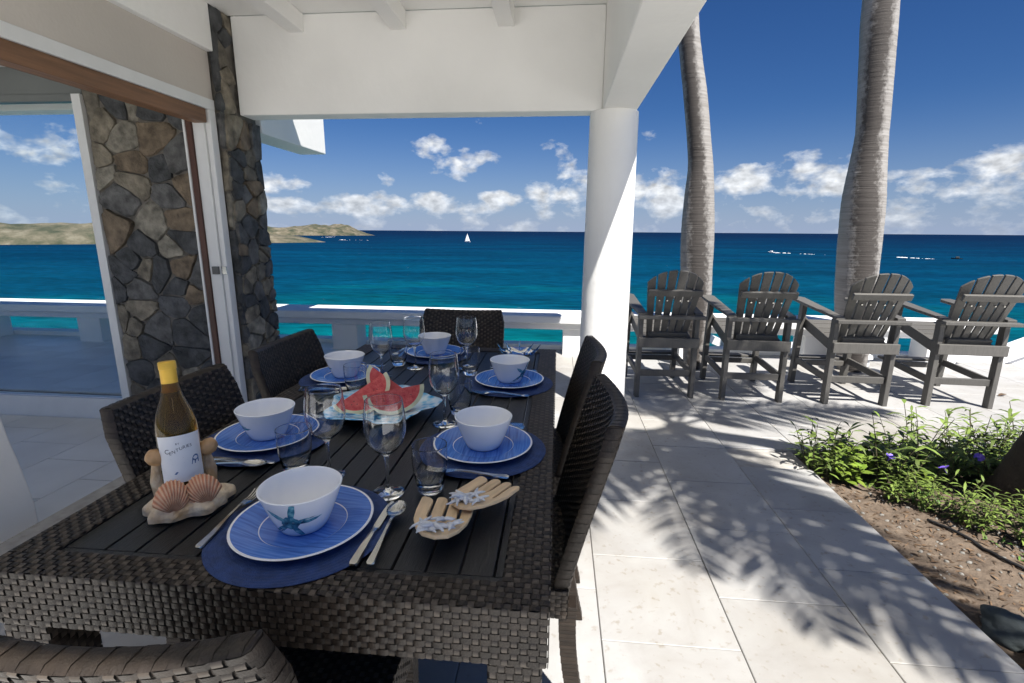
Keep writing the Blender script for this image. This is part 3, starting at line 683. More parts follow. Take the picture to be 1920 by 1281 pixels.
def build_palms():
    t = thing('palm_tree', 'grey ringed palm trunk rising behind the chair nearest the column', 'palm tree', (1.40, 5.05, 0))
    A = [(1.400, 0.0, .105), (1.390, 0.270, .112), (1.369, 0.702, .139), (1.345, 1.000, .148), (1.328, 1.336, .152), (1.314, 1.667, .135), (1.304, 1.932, .114), (1.268, 2.181, .106), (1.200, 2.579, .104), (1.140, 2.873, .097), (1.08, 3.25, .092), (1.02, 4.2, .085), (1.0, 5.6, .08), (1.02, 7.0, .08)]
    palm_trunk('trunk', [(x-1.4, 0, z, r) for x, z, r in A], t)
    crown(t, (-.38, 0, 7.0), [(a, rnd.uniform(5, 55), 2, rnd.uniform(.8, 1)) for a in range(0, 360, 33)])
    t = thing('palm_tree', 'thicker grey palm trunk bulging above the third bar chair', 'palm tree', (2.974, 5.15, 0))
    B = [(2.974, 0.0, .124), (2.95, .35, .155), (2.915, 0.718, .178), (2.885, 1.014, .177), (2.865, 1.348, .181), (2.849, 1.627, .178), (2.841, 1.820, .163), (2.833, 2.185, .132), (2.820, 2.386, .131), (2.777, 2.864, .137), (2.737, 3.330, .139), (2.68, 4.4, .12), (2.66, 5.8, .1), (2.70, 7.4, .09)]
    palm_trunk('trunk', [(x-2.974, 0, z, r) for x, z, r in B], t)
    crown(t, (-.274, 0, 7.4), [(a, rnd.uniform(5, 55), 2, rnd.uniform(.8, 1)) for a in range(10, 360, 33)])
    # the palm in the bed whose crown, above the frame, shades the paving
    t = thing('palm_tree', 'dark leaning palm trunk at the right edge of the planting bed', 'palm tree', (2.46, 2.60, -.06))
    rings = [(0, 0, 0, .19), (.0, -.06, .2, .165), (-.01, -.14, .45, .145), (.01, -.38, 1.05, .12), (.0, -.75, 2.0, .09), (-.02, -1.2, 3.1, .08), (-.05, -1.7, 4.2, .072), (-.07, -1.86, 4.66, .08)]
    palm_trunk('trunk', rings, t, 'bark_dark')
    crown(t, (-.07, -1.86, 4.66), [(-58, 40, 1, .6), (-74, 2, 0, 1.12), (-80, 10, 0, 1.05), (-88, 4, 1, 1.0), (-100, 12, 1, .9), (24, 8, 0, .95), (50, 20, 1, .95), (88, 10, 0, .85), (112, 30, 1, .75), (-140, 10, 1, .9), (-122, 20, 0, 1), (-108, 40, 1, .9), (75, 60, 1, .7)])
    ob('spathe', MB().tube([(-.02, -1.30, 3.45), (.10, -1.40, 3.40), (.24, -1.52, 3.45), (.36, -1.62, 3.58)], [.02, .07, .06, .01], 10).mesh('spathe', 'bark_dark', 180), t)
build_palms()

# ------------------------------------------------------------------ bar-height deck chairs
def build_bar_chair():
    """origin on the floor between the rear legs; the sitter faces +Y"""
    t = thing('bar_chair', '', 'chair', group='slatted bar chairs facing the sea')
    def part(name, mb, bevel=.004, smooth=0): return ob(name, mb.mesh(name, 'poly_grey', smooth), t, bevel=bevel)
    for s in (-1, 1):
        part('leg', MB().box(s*.222-.018, s*.222+.018, -.032, .032, 0, .690))
        part('leg', MB().beam((s*.222, .60, 0), (s*.222, .545, .742), .040, .065, (0, 1, 0)))
        arm = MB(); poly = [(-.06, -.035), (.66, -.055), (.70, -.03), (.70, .045), (.66, .06), (.30, .05), (-.06, .030)]
        arm.prism([(s*(.222+p[1]), p[0]) for p in poly], 0, .024); arm.v = [(x, y, z+.6915+.083*(y+.06)) for x, y, z in arm.v]
        ob('arm', fixn(arm.mesh('arm', 'poly_grey', 0)), t, bevel=.005)
        part('seat_rail', MB().beam((s*.190, .02, .452), (s*.190, .60, .575), .022, .085))
        part('side_stretcher', MB().beam((s*.222, .036, .205), (s*.222, .555, .225), .022, .055))
    part('rear_board', MB().box(-.2415, .2415, -.062, -.0352, .430, .512))
    part('rear_stretcher', MB().box(-.2018, .2018, -.012, .012, .178, .232))
    part('foot_rest', MB().box(-.25, .25, .60, .69, .218, .240))
    part('foot_rest', MB().box(-.2018, .2018, .565, .585, .17, .217))
    part('arm_support', MB().box(-.262, .262, -.115, -.0605, .670, .698))
    for k in range(6):
        y = .09+.098*k; z = .445+.123*(y-.02)/.58*1.0
        part('seat_slat', MB().beam((-.2, y, z), (.2, y, z), .088, .020, (0, -.21, 1)))
    # fan back: six tapering slats, rounded into an arc at the top
    n = 6; lo = Vector((0, .055, .475)); hi = Vector((0, -.195, 1.06)); ax = (hi-lo).normalized(); nrm = Vector((0, ax.z, -ax.y))
    for k in range(n):
        c = k-(n-1)/2
        def pt(u, f): # u across slat -1..1, f along 0..1
            wb, wt = .0545, .0775
            cx = c*(wb+(wt-wb)*f); hw = (wb+(wt-wb)*f)/2-.0068
            x = cx+u*hw
            bow = .030*(x/.22)**2
            return x, f, bow
        topf = lambda x: 1.0-.20*(abs(x)/.232)**2.3
        q = []; rows = [0, .25, .5, .75, 1.0]; cols = (-1, -.33, .33, 1)
        for f0 in rows:
            for u in cols:
                x, f, bow = pt(u, f0); f = f0*topf(pt(u, 1)[0]); x = pt(u, f)[0]
                p = Vector((x, 0, 0))+lo+(hi-lo)*f+nrm*bow
                q.append(p)
        m = len(q); q = [p+nrm*.008 for p in q]+[p-nrm*.008 for p in q]
        nc = 4; fs = []
        for r_ in range(4):
            for u in range(3):
                a = r_*nc+u; fs += [(a, a+1, a+nc+1, a+nc), (m+a, m+a+nc, m+a+nc+1, m+a+1)]
        edge = [0, 1, 2, 3, 7, 11, 15, 19, 18, 17, 16, 12, 8, 4]
        fs += [(edge[i], edge[(i+1) % 14], m+edge[(i+1) % 14], m+edge[i]) for i in range(14)]
        ob('back_slat', fixn(MB().add(q, fs).mesh('back_slat', 'poly_grey', 40)), t, bevel=.002)
    for f, hw in ((.715, .205), (.10, .155)):
        p = lo+(hi-lo)*f-nrm*.0225
        part('back_brace', MB().beam(p-Vector((hw, 0, 0)), p+Vector((hw, 0, 0)), .026, .052, ax))
    for x in (-.11, -.05, .05, .11):
        p = lo+(hi-lo)*.60-nrm*.006; ob('bolt', MB().tube([p+Vector((x, 0, 0)), p+Vector((x, 0, 0))-nrm*.010], .006, 8).mesh('bolt', 'steel', 40), t)
    return t
bc = build_bar_chair()
bar_labels = ['grey slatted bar chair half hidden by the white column', 'grey slatted bar chair second from the column, right of the slimmer palm',
              'grey slatted bar chair standing in front of the thicker palm trunk', 'grey slatted bar chair at the right end of the row']
for i, (x, y, rz) in enumerate(((.90, 4.06, R(2)), (1.59, 4.04, R(-1)), (2.39, 4.04, R(-.5)), (3.19, 4.08, R(-3)))):
    if i == 0: bc.location = (x, y, 0); bc.rotation_euler = (0, 0, rz); bc['label'] = bar_labels[0]
    else: dup(bc, (x, y, 0), rz, bar_labels[i])

# ------------------------------------------------------------------ wicker dining table
TX0, TX1, TY0, TY1, TZ = -.99, 0.0, .668, 2.44, .76
IX0, IX1, IY0, IY1 = -.906, -.079, .731, 2.372
def build_table():
    cx, cyy = (TX0+TX1)/2, (TY0+TY1)/2
    t = thing('dining_table', 'dark brown woven wicker dining table with black plank top', 'table', (cx, cyy, 0))
    ax, ay = TX1-cx, TY1-cyy; bx, by0, by1 = (IX0-cx, IX1-cx), IY0-cyy, IY1-cyy
    ap = .105; core = MB(); e = .0015
    z0, z1 = TZ-ap, TZ-e
    core.box(-ax+e, ax-e, -ay+e, by0, z0, z1); core.box(-ax+e, ax-e, by1, ay-e, z0, z1); core.box(-ax+e, bx[0], by0+.0001, by1-.0001, z0, z1-.0002); core.box(bx[1], ax-e, by0+.0001, by1-.0001, z0, z1-.0002)
    ob('apron_core', core.mesh('apron_core', 'wicker_core', 0), t)
    w = MB()
    weave(w, plane((-ax, -ay, TZ), (1, 0, 0), (0, 1, 0)), 2*ax, by0+ay); weave(w, plane((-ax, by1, TZ), (1, 0, 0), (0, 1, 0)), 2*ax, ay-by1)
    weave(w, plane((-ax, by0, TZ), (1, 0, 0), (0, 1, 0)), bx[0]+ax, by1-by0); weave(w, plane((bx[1], by0, TZ), (1, 0, 0), (0, 1, 0)), ax-bx[1], by1-by0)
    ob('top_weave', w.mesh('top_weave', ['wicker', 'wicker_warp_lit'], 60), t, kind='stuff')
    w = MB()
    weave(w, plane((-ax, -ay, z0), (1, 0, 0), (0, 0, 1)), 2*ax, ap, .0155, .0112, .0014, .62); weave(w, plane((ax, -ay, z0), (0, 1, 0), (0, 0, 1)), 2*ay, ap)
    weave(w, plane((ax, ay, z0), (-1, 0, 0), (0, 0, 1)), 2*ax, ap); weave(w, plane((-ax, ay, z0), (0, -1, 0), (0, 0, 1)), 2*ay, ap)
    ob('apron_weave', w.mesh('apron_weave', ['wicker', 'wicker_warp_lit'], 60), t, kind='stuff')
    L = .085
    for sx in (-1, 1):
        for sy in (-1, 1):
            x0 = sx*(ax-.012)-(L if sx > 0 else 0); y0 = sy*(ay-.012)-(L if sy > 0 else 0)
            leg = ob('leg', MB().box(x0, x0+L, y0, y0+L, 0, z0+.01).mesh('leg', 'wicker_core', 0), t)
            w = MB()
            for o, e1, ln in (((x0, y0, 0), (1, 0, 0), L), ((x0+L, y0, 0), (0, 1, 0), L), ((x0+L, y0+L, 0), (-1, 0, 0), L), ((x0, y0+L, 0), (0, -1, 0), L)):
                weave(w, plane(Vector(o)+Vector(e1).cross(Vector((0, 0, 1)))*.0012, e1, (0, 0, 1)), ln, z0, pt=.013)
            ob('leg_weave', w.mesh('leg_weave', ['wicker', 'wicker_warp_lit'], 60), leg, kind='stuff')
    # black planks with open joints, framed by narrow end boards
    zt = TZ-.004; fr = .015
    ob('end_board', MB().box(bx[0]+.001, bx[1]-.001, by0+.001, by0+fr, zt-.02, zt).mesh('end_board', 'plank', 0), t, bevel=.0015)
    ob('end_board', MB().box(bx[0]+.001, bx[1]-.001, by1-fr, by1-.001, zt-.02, zt).mesh('end_board', 'plank', 0), t, bevel=.0015)
    g0 = -.096-cx; pitch = .0608; edges = [bx[1]-.001]+[g0-pitch*k for k in range(13)]+[bx[0]+.001]
    for k in range(len(edges)-1):
        b, a = edges[k], edges[k+1]
        a2 = a+(.0022 if k < len(edges)-2 else 0); b2 = b-(.0022 if k > 0 else 0)
        ob('plank', MB().box(a2, b2, by0+fr+.0012, by1-fr-.0012, zt-.019, zt+rnd.uniform(-.0006, .0006)).mesh('plank', 'plank', 0), t, bevel=.0015)
    for y in (-.45, .45): ob('cross_bar', MB().box(bx[0], bx[1], y-.02, y+.02, zt-.05, zt-.021).mesh('cross_bar', 'wicker_core', 0), t)
    return t
build_table()

# ------------------------------------------------------------------ wicker dining chairs
def build_dining_chair():
    """origin on the floor below the foot of the backrest; the sitter faces +Y"""
    t = thing('dining_chair', '', 'chair', group='woven dining chairs around the table')
    HW, Z0, Z1, TH = .235, .40, .890, .036
    def lean(z): v = (z-Z0)/(Z1-Z0); return -.125*v**1.15
    def topz(x): return Z1-.012*(1-(x/HW)**2)
    def half(z): v = (z-Z0)/(Z1-Z0); return HW*(.93+.07*min(1, v*1.6))-(.035*max(0, v-.86)/.14 if v > .86 else 0)**1.0*(.5)
    def F(x, z, off): # x in -1..1
        xx = x*half(z); zz = Z0+(z-Z0)*((topz(xx)-Z0)/(Z1-Z0))
        return Vector((xx, lean(z)+.034*x*x+off, zz))
    core = MB(); nx, nz = 16, 14; off = .0015
    def grid(fn, flip):
        b = len(core.v); core.v += [tuple(fn(i, j)) for i in range(nx+1) for j in range(nz+1)]
        f = [(b+i*(nz+1)+j, b+(i+1)*(nz+1)+j, b+(i+1)*(nz+1)+j+1, b+i*(nz+1)+j+1) for i in range(nx) for j in range(nz)]
        core.f += [q[::-1] for q in f] if flip else f; core.m += [0]*len(f)
    gx = lambda i: -1+2*i/nx; gz = lambda j: Z0+(Z1-Z0)*j/nz
    grid(lambda i, j: F(gx(i)*.99, gz(j), -off), True); grid(lambda i, j: F(gx(i)*.99, gz(j), -TH+off), False)
    bk = ob('backrest', core.mesh('backrest', 'wicker_core', 60), t)
    # rim closing the core
    rim = []
    loop = [(-1, gz(j)) for j in range(nz+1)]+[(gx(i), Z1) for i in range(1, nx+1)]+[(1, gz(j)) for j in range(nz-1, -1, -1)]
    q = []
    for x, z in loop: q += [F(x*.99, z, -off), F(x*.99, z, -TH+off)]
    rimm = MB().add(q, [(2*i, 2*i+2, 2*i+3, 2*i+1) for i in range(len(loop)-1)]); ob('rim_core', rimm.mesh('rim_core', 'wicker_core', 60), bk)
    S, T = 2*HW, Z1-Z0
    w = MB()
    weave(w, lambda s, tt: F(-(s/S*2-1), Z0+tt, 0), S, T, .0185, .0108, .0016, .62)
    weave(w, lambda s, tt: F((s/S*2-1), Z0+tt, -TH), S, T, .0185, .0108, .0018, .62)
    ob('back_weave', w.mesh('back_weave', ['wicker', 'wicker_warp_lit'], 60), bk, kind='stuff')
    w = MB()
    # wrapped edge: flat strands laid across the thickness, sides and top
    def wrap(path, k):
        for i in range(k):
            a0, a1 = i/k, (i+.96)/k
            p0, p1 = path(a0), path(a1); (i0, o0, n0), (i1, o1, n1) = p0, p1
            up = .0022 if i % 2 else .0012
            m0, m1 = (i0+o0)/2, (i1+o1)/2
            q = [i0, i1, i0*.8+o0*.2+n0*(up+.004), i1*.8+o1*.2+n1*(up+.004), i0*.2+o0*.8+n0*(up+.004), i1*.2+o1*.8+n1*(up+.004), o0, o1]
            w.add(q, [(0, 2, 3, 1), (2, 4, 5, 3), (4, 6, 7, 5)])
    for s in (-1, 1):
        wrap(lambda a, s=s: (F(s, Z0+T*a, .001), F(s, Z0+T*a, -TH-.001), Vector((s, 0, 0))), 36)
    wrap(lambda a: (F(-1+2*a, Z1, .001), F(-1+2*a, Z1, -TH-.001), Vector((0, 0, 1))), 30)
    for s in (-1, 1):
        wrap(lambda a, s=s: (F(s, Z1, .001), F(s, Z1, -TH-.001), Vector((s*math.cos(a*math.pi/2), 0, math.sin(a*math.pi/2)))), 3)
    ob('edge_binding', w.mesh('edge_binding', ['wicker', 'wicker_warp_lit'], 60), bk, kind='stuff')
    # seat
    D = .45
    sc = ob('seat', MB().box(-HW+.002, HW-.002, -.01, D-.002, .372, .4485).mesh('seat', 'wicker_core', 0), t)
    w = MB(); weave(w, plane((-HW, 0, .45), (1, 0, 0), (0, 1, 0)), S, D)
    weave(w, plane((HW, -.01, .37), (0, 1, 0), (0, 0, 1)), D+.01, .08); weave(w, plane((-HW, D, .37), (0, -1, 0), (0, 0, 1)), D+.01, .08); weave(w, plane((HW, D, .37), (-1, 0, 0), (0, 0, 1)), S, .08); weave(w, plane((-HW, -.012, .37), (1, 0, 0), (0, 0, 1)), S, .08)
    ob('seat_weave', w.mesh('seat_weave', ['wicker', 'wicker_warp_lit'], 60), sc, kind='stuff')
    # wrapped legs
    for s in (-1, 1):
        for front in (0, 1):
            w = MB(); k = 34
            def c(z):
                v = z/.40
                if front: return Vector((s*(HW-.026), D-.028, z))
                return Vector((s*(HW-.030), -.014-.050*(1-v)**1.6+.006*math.sin(v*3), z))
            for i in range(k):
                za, zb = .40*i/k, .40*(i+1)/k-.0008; h = .019+.003*(za/.4); bl = .0012 if i % 2 else .0004
                a, m, b = c(za), c((za+zb)/2), c(zb); q = []
                for p, hh in ((a, h), (m, h+bl), (b, h)):
                    q += [p+Vector((-hh, -hh, 0)), p+Vector((hh, -hh, 0)), p+Vector((hh, hh, 0)), p+Vector((-hh, hh, 0))]
                w.add(q, [(r_*4+j, r_*4+(j+1) % 4, r_*4+4+(j+1) % 4, r_*4+4+j) for r_ in range(2) for j in range(4)]+[(0, 3, 2, 1), (8, 9, 10, 11)])
            lg = ob('leg', w.mesh('leg', 'wicker', 0), t)
            p = c(0); ob('foot', MB().lathe([(0, -.0), (.016, 0), (.016, .006), (0, .006)], 12, (p.x, p.y, -.004)).mesh('foot', 'rubber', 40), lg)
    return t
dc = build_dining_chair()
chairs = [((-.545, .548, .004), 0, 'dark wicker dining chair at the near end, its back towards the viewer'),
          ((.035, 1.33, .004), R(90), 'dark wicker dining chair on the right, nearest the viewer'),
          ((.035, 1.93, .004), R(90), 'dark wicker dining chair on the right, just in front of the column'),
          ((-1.015, 1.305, .004), R(-90), 'dark wicker dining chair on the left, behind the wine bottle'),
          ((-1.015, 1.92, .004), R(-90), 'dark wicker dining chair on the left, nearest the stone pier'),
          ((-.54, 2.70, .004), R(180), 'dark wicker dining chair at the far end against the railing')]
for i, (l, rz, lab) in enumerate(chairs):
    if i == 0: dc.location = l; dc['label'] = lab
    else: dup(dc, l, rz, lab)

# ------------------------------------------------------------------ place settings
PZ = TZ+.0012
def mesh_mat():
    mb = MB(); prof = [(0, .0035)]
    k = 22
    for i in range(1, k+1):
        r = .170*i/k; prof += [(r-.0030, .0042), (r-.0012, .0032), (r, .0032)]
    prof += [(.172, .002), (.170, 0), (0, 0)]
    mb.lathe(prof, 72); return mb.mesh('placemat', 'navy_mat', 60)
def mesh_plate():
    mb = MB(); n = 72
    mb.lathe([(0, .007), (.078, .007), (.0803, .0074)], n, mi=0)
    mb.lathe([(.0803, .0074), (.0813, .0080), (.0822, .0086)], n, mi=1)
    mb.lathe([(.0822, .0086), (.100, .0135), (.1285, .0185)], n, mi=0)
    mb.lathe([(.1285, .0185), (.132, .0192), (.1335, .0180), (.1325, .0165), (.105, .0098), (.085, .0040), (.070, .0), (0, .0)], n, mi=1)
    return mb.mesh('plate', ['plate_blue', 'white_glaze'], 50)
def bowl_prof(f): # outer wall radius/height, f 0..1
    return .043+.034*f**.82, .002+.083*f
def mesh_bowl():
    mb = MB(); out = [bowl_prof(i/10) for i in range(11)]; inn = [(r-.004, max(z, .008)) for r, z in out[::-1]]
    mb.lathe([(0, 0), (.038, 0)]+out+[(out[-1][0]-.002, .0865)]+inn[0:]+[(.03, .0075), (0, .007)], 72); return mb.mesh('bowl', 'white_glaze', 50)
def mesh_star():
    """painted starfish wrapped on the bowl's outside, arms of uneven length"""
    mb = MB(); rr = random.Random(4); L = [.058, .060, .052, .056, .050]; pts = []
    n = 60
    def rad(a):
        k = a/(2*math.pi)*5; i = int(k) % 5; fr = k-int(k)
        l = L[i] if fr < .5 else L[(i+1) % 5]; d = min(fr, 1-fr)
        return max(.016, l*(1-(d/.34)) if d < .34 else .016)+.0008*math.sin(a*9)
    ctr = (-.004, .040)
    rings = [0, .25, .5, .75, 1.0]; q = []
    for f in rings[1:]:
        for j in range(n):
            a = 2*math.pi*j/n; r = rad(a)*f; q.append((r*math.sin(a+.25), ctr[1]+r*math.cos(a+.25)))
    q = [ctr]+q
    vs_ = []
    for u, h in q:
        f = min(1, max(0, (h-.002)/.083)); r, z = bowl_prof(f); a = -math.pi/2+u/r; r += .0006; vs_.append((r*math.cos(a), r*math.sin(a), min(.083, max(.004, h))))
    fs = [(0, 1+j, 1+(j+1) % n) for j in range(n)]
    for k in range(3): fs += [(1+k*n+j, 1+(k+1)*n+j, 1+(k+1)*n+(j+1) % n, 1+k*n+(j+1) % n) for j in range(n)]
    return MB().add(vs_, fs).mesh('starfish_print', 'star_print', 180)
ME_MAT, ME_PLATE, ME_BOWL, ME_STAR = mesh_mat(), mesh_plate(), mesh_bowl(), mesh_star()

def strip(path, n=7):
    """flat tableware from (y, half width, z, thickness) stations"""
    mb = MB(); q = []
    for y, hw, z, th in path: q += [(-hw, y, z), (hw, y, z), (hw*.8, y, z+th), (-hw*.8, y, z+th)]
    k = len(path); fs = [(4*i+j, 4*i+(j+1) % 4, 4*i+4+(j+1) % 4, 4*i+4+j) for i in range(k-1) for j in range(4)]+[(0, 3, 2, 1), tuple(range(4*k-4, 4*k))]
    return mb.add(q, fs)
def mesh_fork():
    mb = strip([(-.10, .0045, .0, .002), (-.095, .0085, .0, .003), (-.06, .0065, .001, .003), (-.01, .0035, .007, .003), (.03, .0032, .009, .003), (.045, .007, .007, .0025), (.058, .0112, .0045, .002)])
    for x in (-.0088, -.0030, .0030, .0088):
        q = []
        for y, hw, z in ((.056, .0019, .0045), (.075, .0017, .003), (.092, .0014, .0055), (.100, .0009, .009)): q += [(x-hw, y, z), (x+hw, y, z), (x+hw, y, z+.0018), (x-hw, y, z+.0018)]
        mb.add(q, [(4*i+j, 4*i+(j+1) % 4, 4*i+4+(j+1) % 4, 4*i+4+j) for i in range(3) for j in range(4)]+[(12, 13, 14, 15)])
    return mb.mesh('fork', 'steel', 40)
def mesh_knife():
    mb = strip([(-.105, .006, 0, .004), (-.10, .0085, 0, .005), (-.06, .0078, 0, .0055), (-.012, .0055, .001, .005), (0, .0062, .001, .003), (.01, .0085, .001, .002), (.07, .0092, .001, .0018), (.095, .0075, .001, .0015), (.107, .003, .001, .001)])
    return mb.mesh('knife', 'steel', 30)
def mesh_spoon():
    mb = strip([(-.10, .0045, .0, .002), (-.095, .0082, .0, .003), (-.06, .0062, .001, .003), (-.01, .0034, .006, .003), (.030, .0032, .008, .0028), (.042, .006, .0065, .0022)])
    # bowl
    n, k = 24, 6; q = []
    for side in (0, 1):
        for i in range(k+1):
            r = i/k
            for j in range(n):
                a = 2*math.pi*j/n; x = .0195*r*math.cos(a)*(1-.12*math.sin(a)); y = .069+.030*r*math.sin(a); z = .0012+.0075*r*r+.0012*side; q.append((x, y, z))
    fs = []
    for side in (0, 1):
        b = side*(k+1)*n
        for i in range(k): fs += [(b+i*n+j, b+i*n+(j+1) % n, b+(i+1)*n+(j+1) % n, b+(i+1)*n+j)[::(1 if side else -1)] for j in range(n)]
    b = (k+1)*n; fs += [(k*n+j, k*n+(j+1) % n, b+k*n+(j+1) % n, b+k*n+j) for j in range(n)]
    mb.add(q, fs); return mb.mesh('spoon', 'steel', 60)
ME_F, ME_K, ME_S = mesh_fork(), mesh_knife(), mesh_spoon()

settings = [('at the near end of the table', (-.490, .842), 0, R(8), (1, 1, 1)),
            ('on the left behind the wine bottle', (-.805, 1.245), R(-90), R(-60), (1, 1, 1)),
            ('on the far left of the table', (-.835, 1.84), R(-90), R(-80), (1, 1, 1)),
            ('at the far end of the table', (-.575, 2.255), R(180), R(170), (1, 1, 1)),
            ('on the far right of the table', (-.180, 1.85), R(90), R(62), (1, 1, 1)),
            ('on the near right of the table', (-.192, 1.245), R(90), R(150), (1, 1, 1))]
for where, (x, y), rz, sr, use in settings:
    dx, dy = math.cos(rz), math.sin(rz)
    def w(lx, ly): return (x+lx*math.cos(rz)-ly*math.sin(rz), y+lx*math.sin(rz)+ly*math.cos(rz))
    rj = rnd.uniform(-.06, .06)
    tag(ob('placemat', ME_MAT, None, (x, y, PZ), rnd.uniform(0, 6)), 'round navy woven placemat '+where, 'placemat', 'navy placemats')
    tag(ob('plate', ME_PLATE, None, (x+.002, y+.003, PZ+.0045), rz+rj+(R(-12) if rz == 0 else 0)), 'blue brushed dinner plate with white rim '+where, 'plate', 'blue dinner plates')
    b = thing('bowl', 'white bowl with painted starfish on the plate '+where, 'bowl', (x+.004, y-.002, PZ+.0118), sr, 'white starfish bowls')
    ob('bowl_body', ME_BOWL, b); ob('starfish_print', ME_STAR, b)
    zc = PZ+.0046
    fx, fy = w(-.158, .012); tag(ob('fork', ME_F, None, (fx, fy, zc+.001), rz+rnd.uniform(-.07, .02)+(.06 if rz == 0 else 0)), 'steel fork beside the plate '+where, 'fork', 'steel forks')
    kx, ky = w(.146, .0); tag(ob('knife', ME_K, None, (kx, ky, zc), rz+rnd.uniform(-.02, .05)), 'steel knife beside the plate '+where, 'knife', 'steel knives')
    sx, sy = w(.171, .0); tag(ob('spoon', ME_S, None, (sx, sy, zc), rz+rnd.uniform(-.03, .04)), 'steel spoon beside the knife '+where, 'spoon', 'steel spoons')

# ------------------------------------------------------------------ glasses
def mesh_wine_bowl():
    out = [(.0048, .090), (.012, .096), (.027, .108), (.039, .125), (.0455, .147), (.0465, .165), (.0445, .190), (.0418, .212), (.0406, .2212), (.0405, .222)]
    inn = [(r-.0012, z) for r, z in out[::-1][:-1]]; inn.insert(1, (.0393, .2217)); inn[-1] = (inn[-1][0], inn[-1][1]+.0025)
    return MB().lathe([(0, .0895)]+out+[(.0402, .2225), (.0397, .2225)]+inn+[(0, .099)], 48).mesh('glass_bowl', 'clear_glass', 180)
def mesh_wine_foot():
    return MB().lathe([(0, 0), (.0365, 0), (.0372, .0010), (.036, .0018), (.018, .004), (.0065, .008), (.0042, .020), (.0038, .055), (.0044, .082), (.0062, .0898), (0, .0899)], 40).mesh('stem', 'clear_glass', 60)
WB, WF = mesh_wine_bowl(), mesh_wine_foot()
def mesh_tumbler():
    out = [(.0255, 0), (.0285, .004), (.0345, .030), (.0390, .060), (.0405, .085), (.0402, .110), (.0400, .1128), (.0399, .1133)]
    return MB().lathe([(0, .0006)]+out+[(.0396, .1136), (.0390, .1136)]+[(.0387, .1133), (.0386, .1128), (.0388, .110), (.0390, .085), (.0374, .060), (.0330, .032), (.027, .0175), (.018, .0150), (0, .0145)], 48).mesh('tumbler', 'clear_glass', 60)
TB = mesh_tumbler()
wines = [(-.538, 1.063, 'clear wine glass beside the tumbler, left of centre near the front'), (-.371, 1.000, 'clear wine glass in front of the watermelon, nearest the viewer'),
         (-.700, 1.890, 'clear wine glass behind the bowl on the far left'), (-.605, 2.035, 'clear wine glass standing left of the far end bowl'),
         (-.383, 2.060, 'clear wine glass standing right of the far end bowl'), (-.335, 1.420, 'clear wine glass right of the watermelon platter')]
for x, y, lab in wines:
    g = thing('wine_glass', lab, 'wine glass', (x, y, TZ-.002), rnd.uniform(0, 6), 'stemmed wine glasses')
    ob('glass_bowl', WB, g); ob('stem', WF, g)
tumb = [(-.628, 1.075, 'short clear tumbler right of the left front bowl'), (-.278, 1.020, 'short clear tumbler in front of the right front plate, behind the serving hands'),
        (-.305, 1.510, 'short clear tumbler behind the right front bowl'), (-.692, 2.075, 'short clear tumbler near the far left corner of the table'),
        (-.352, 1.965, 'short clear tumbler just before the far right wine glass'), (-.712, 1.655, 'short clear tumbler before the far left plate, behind the watermelon')]
for x, y, lab in tumb: tag(ob('tumbler', TB, None, (x, y, TZ-.0015)), lab, 'tumbler', 'short tumblers')

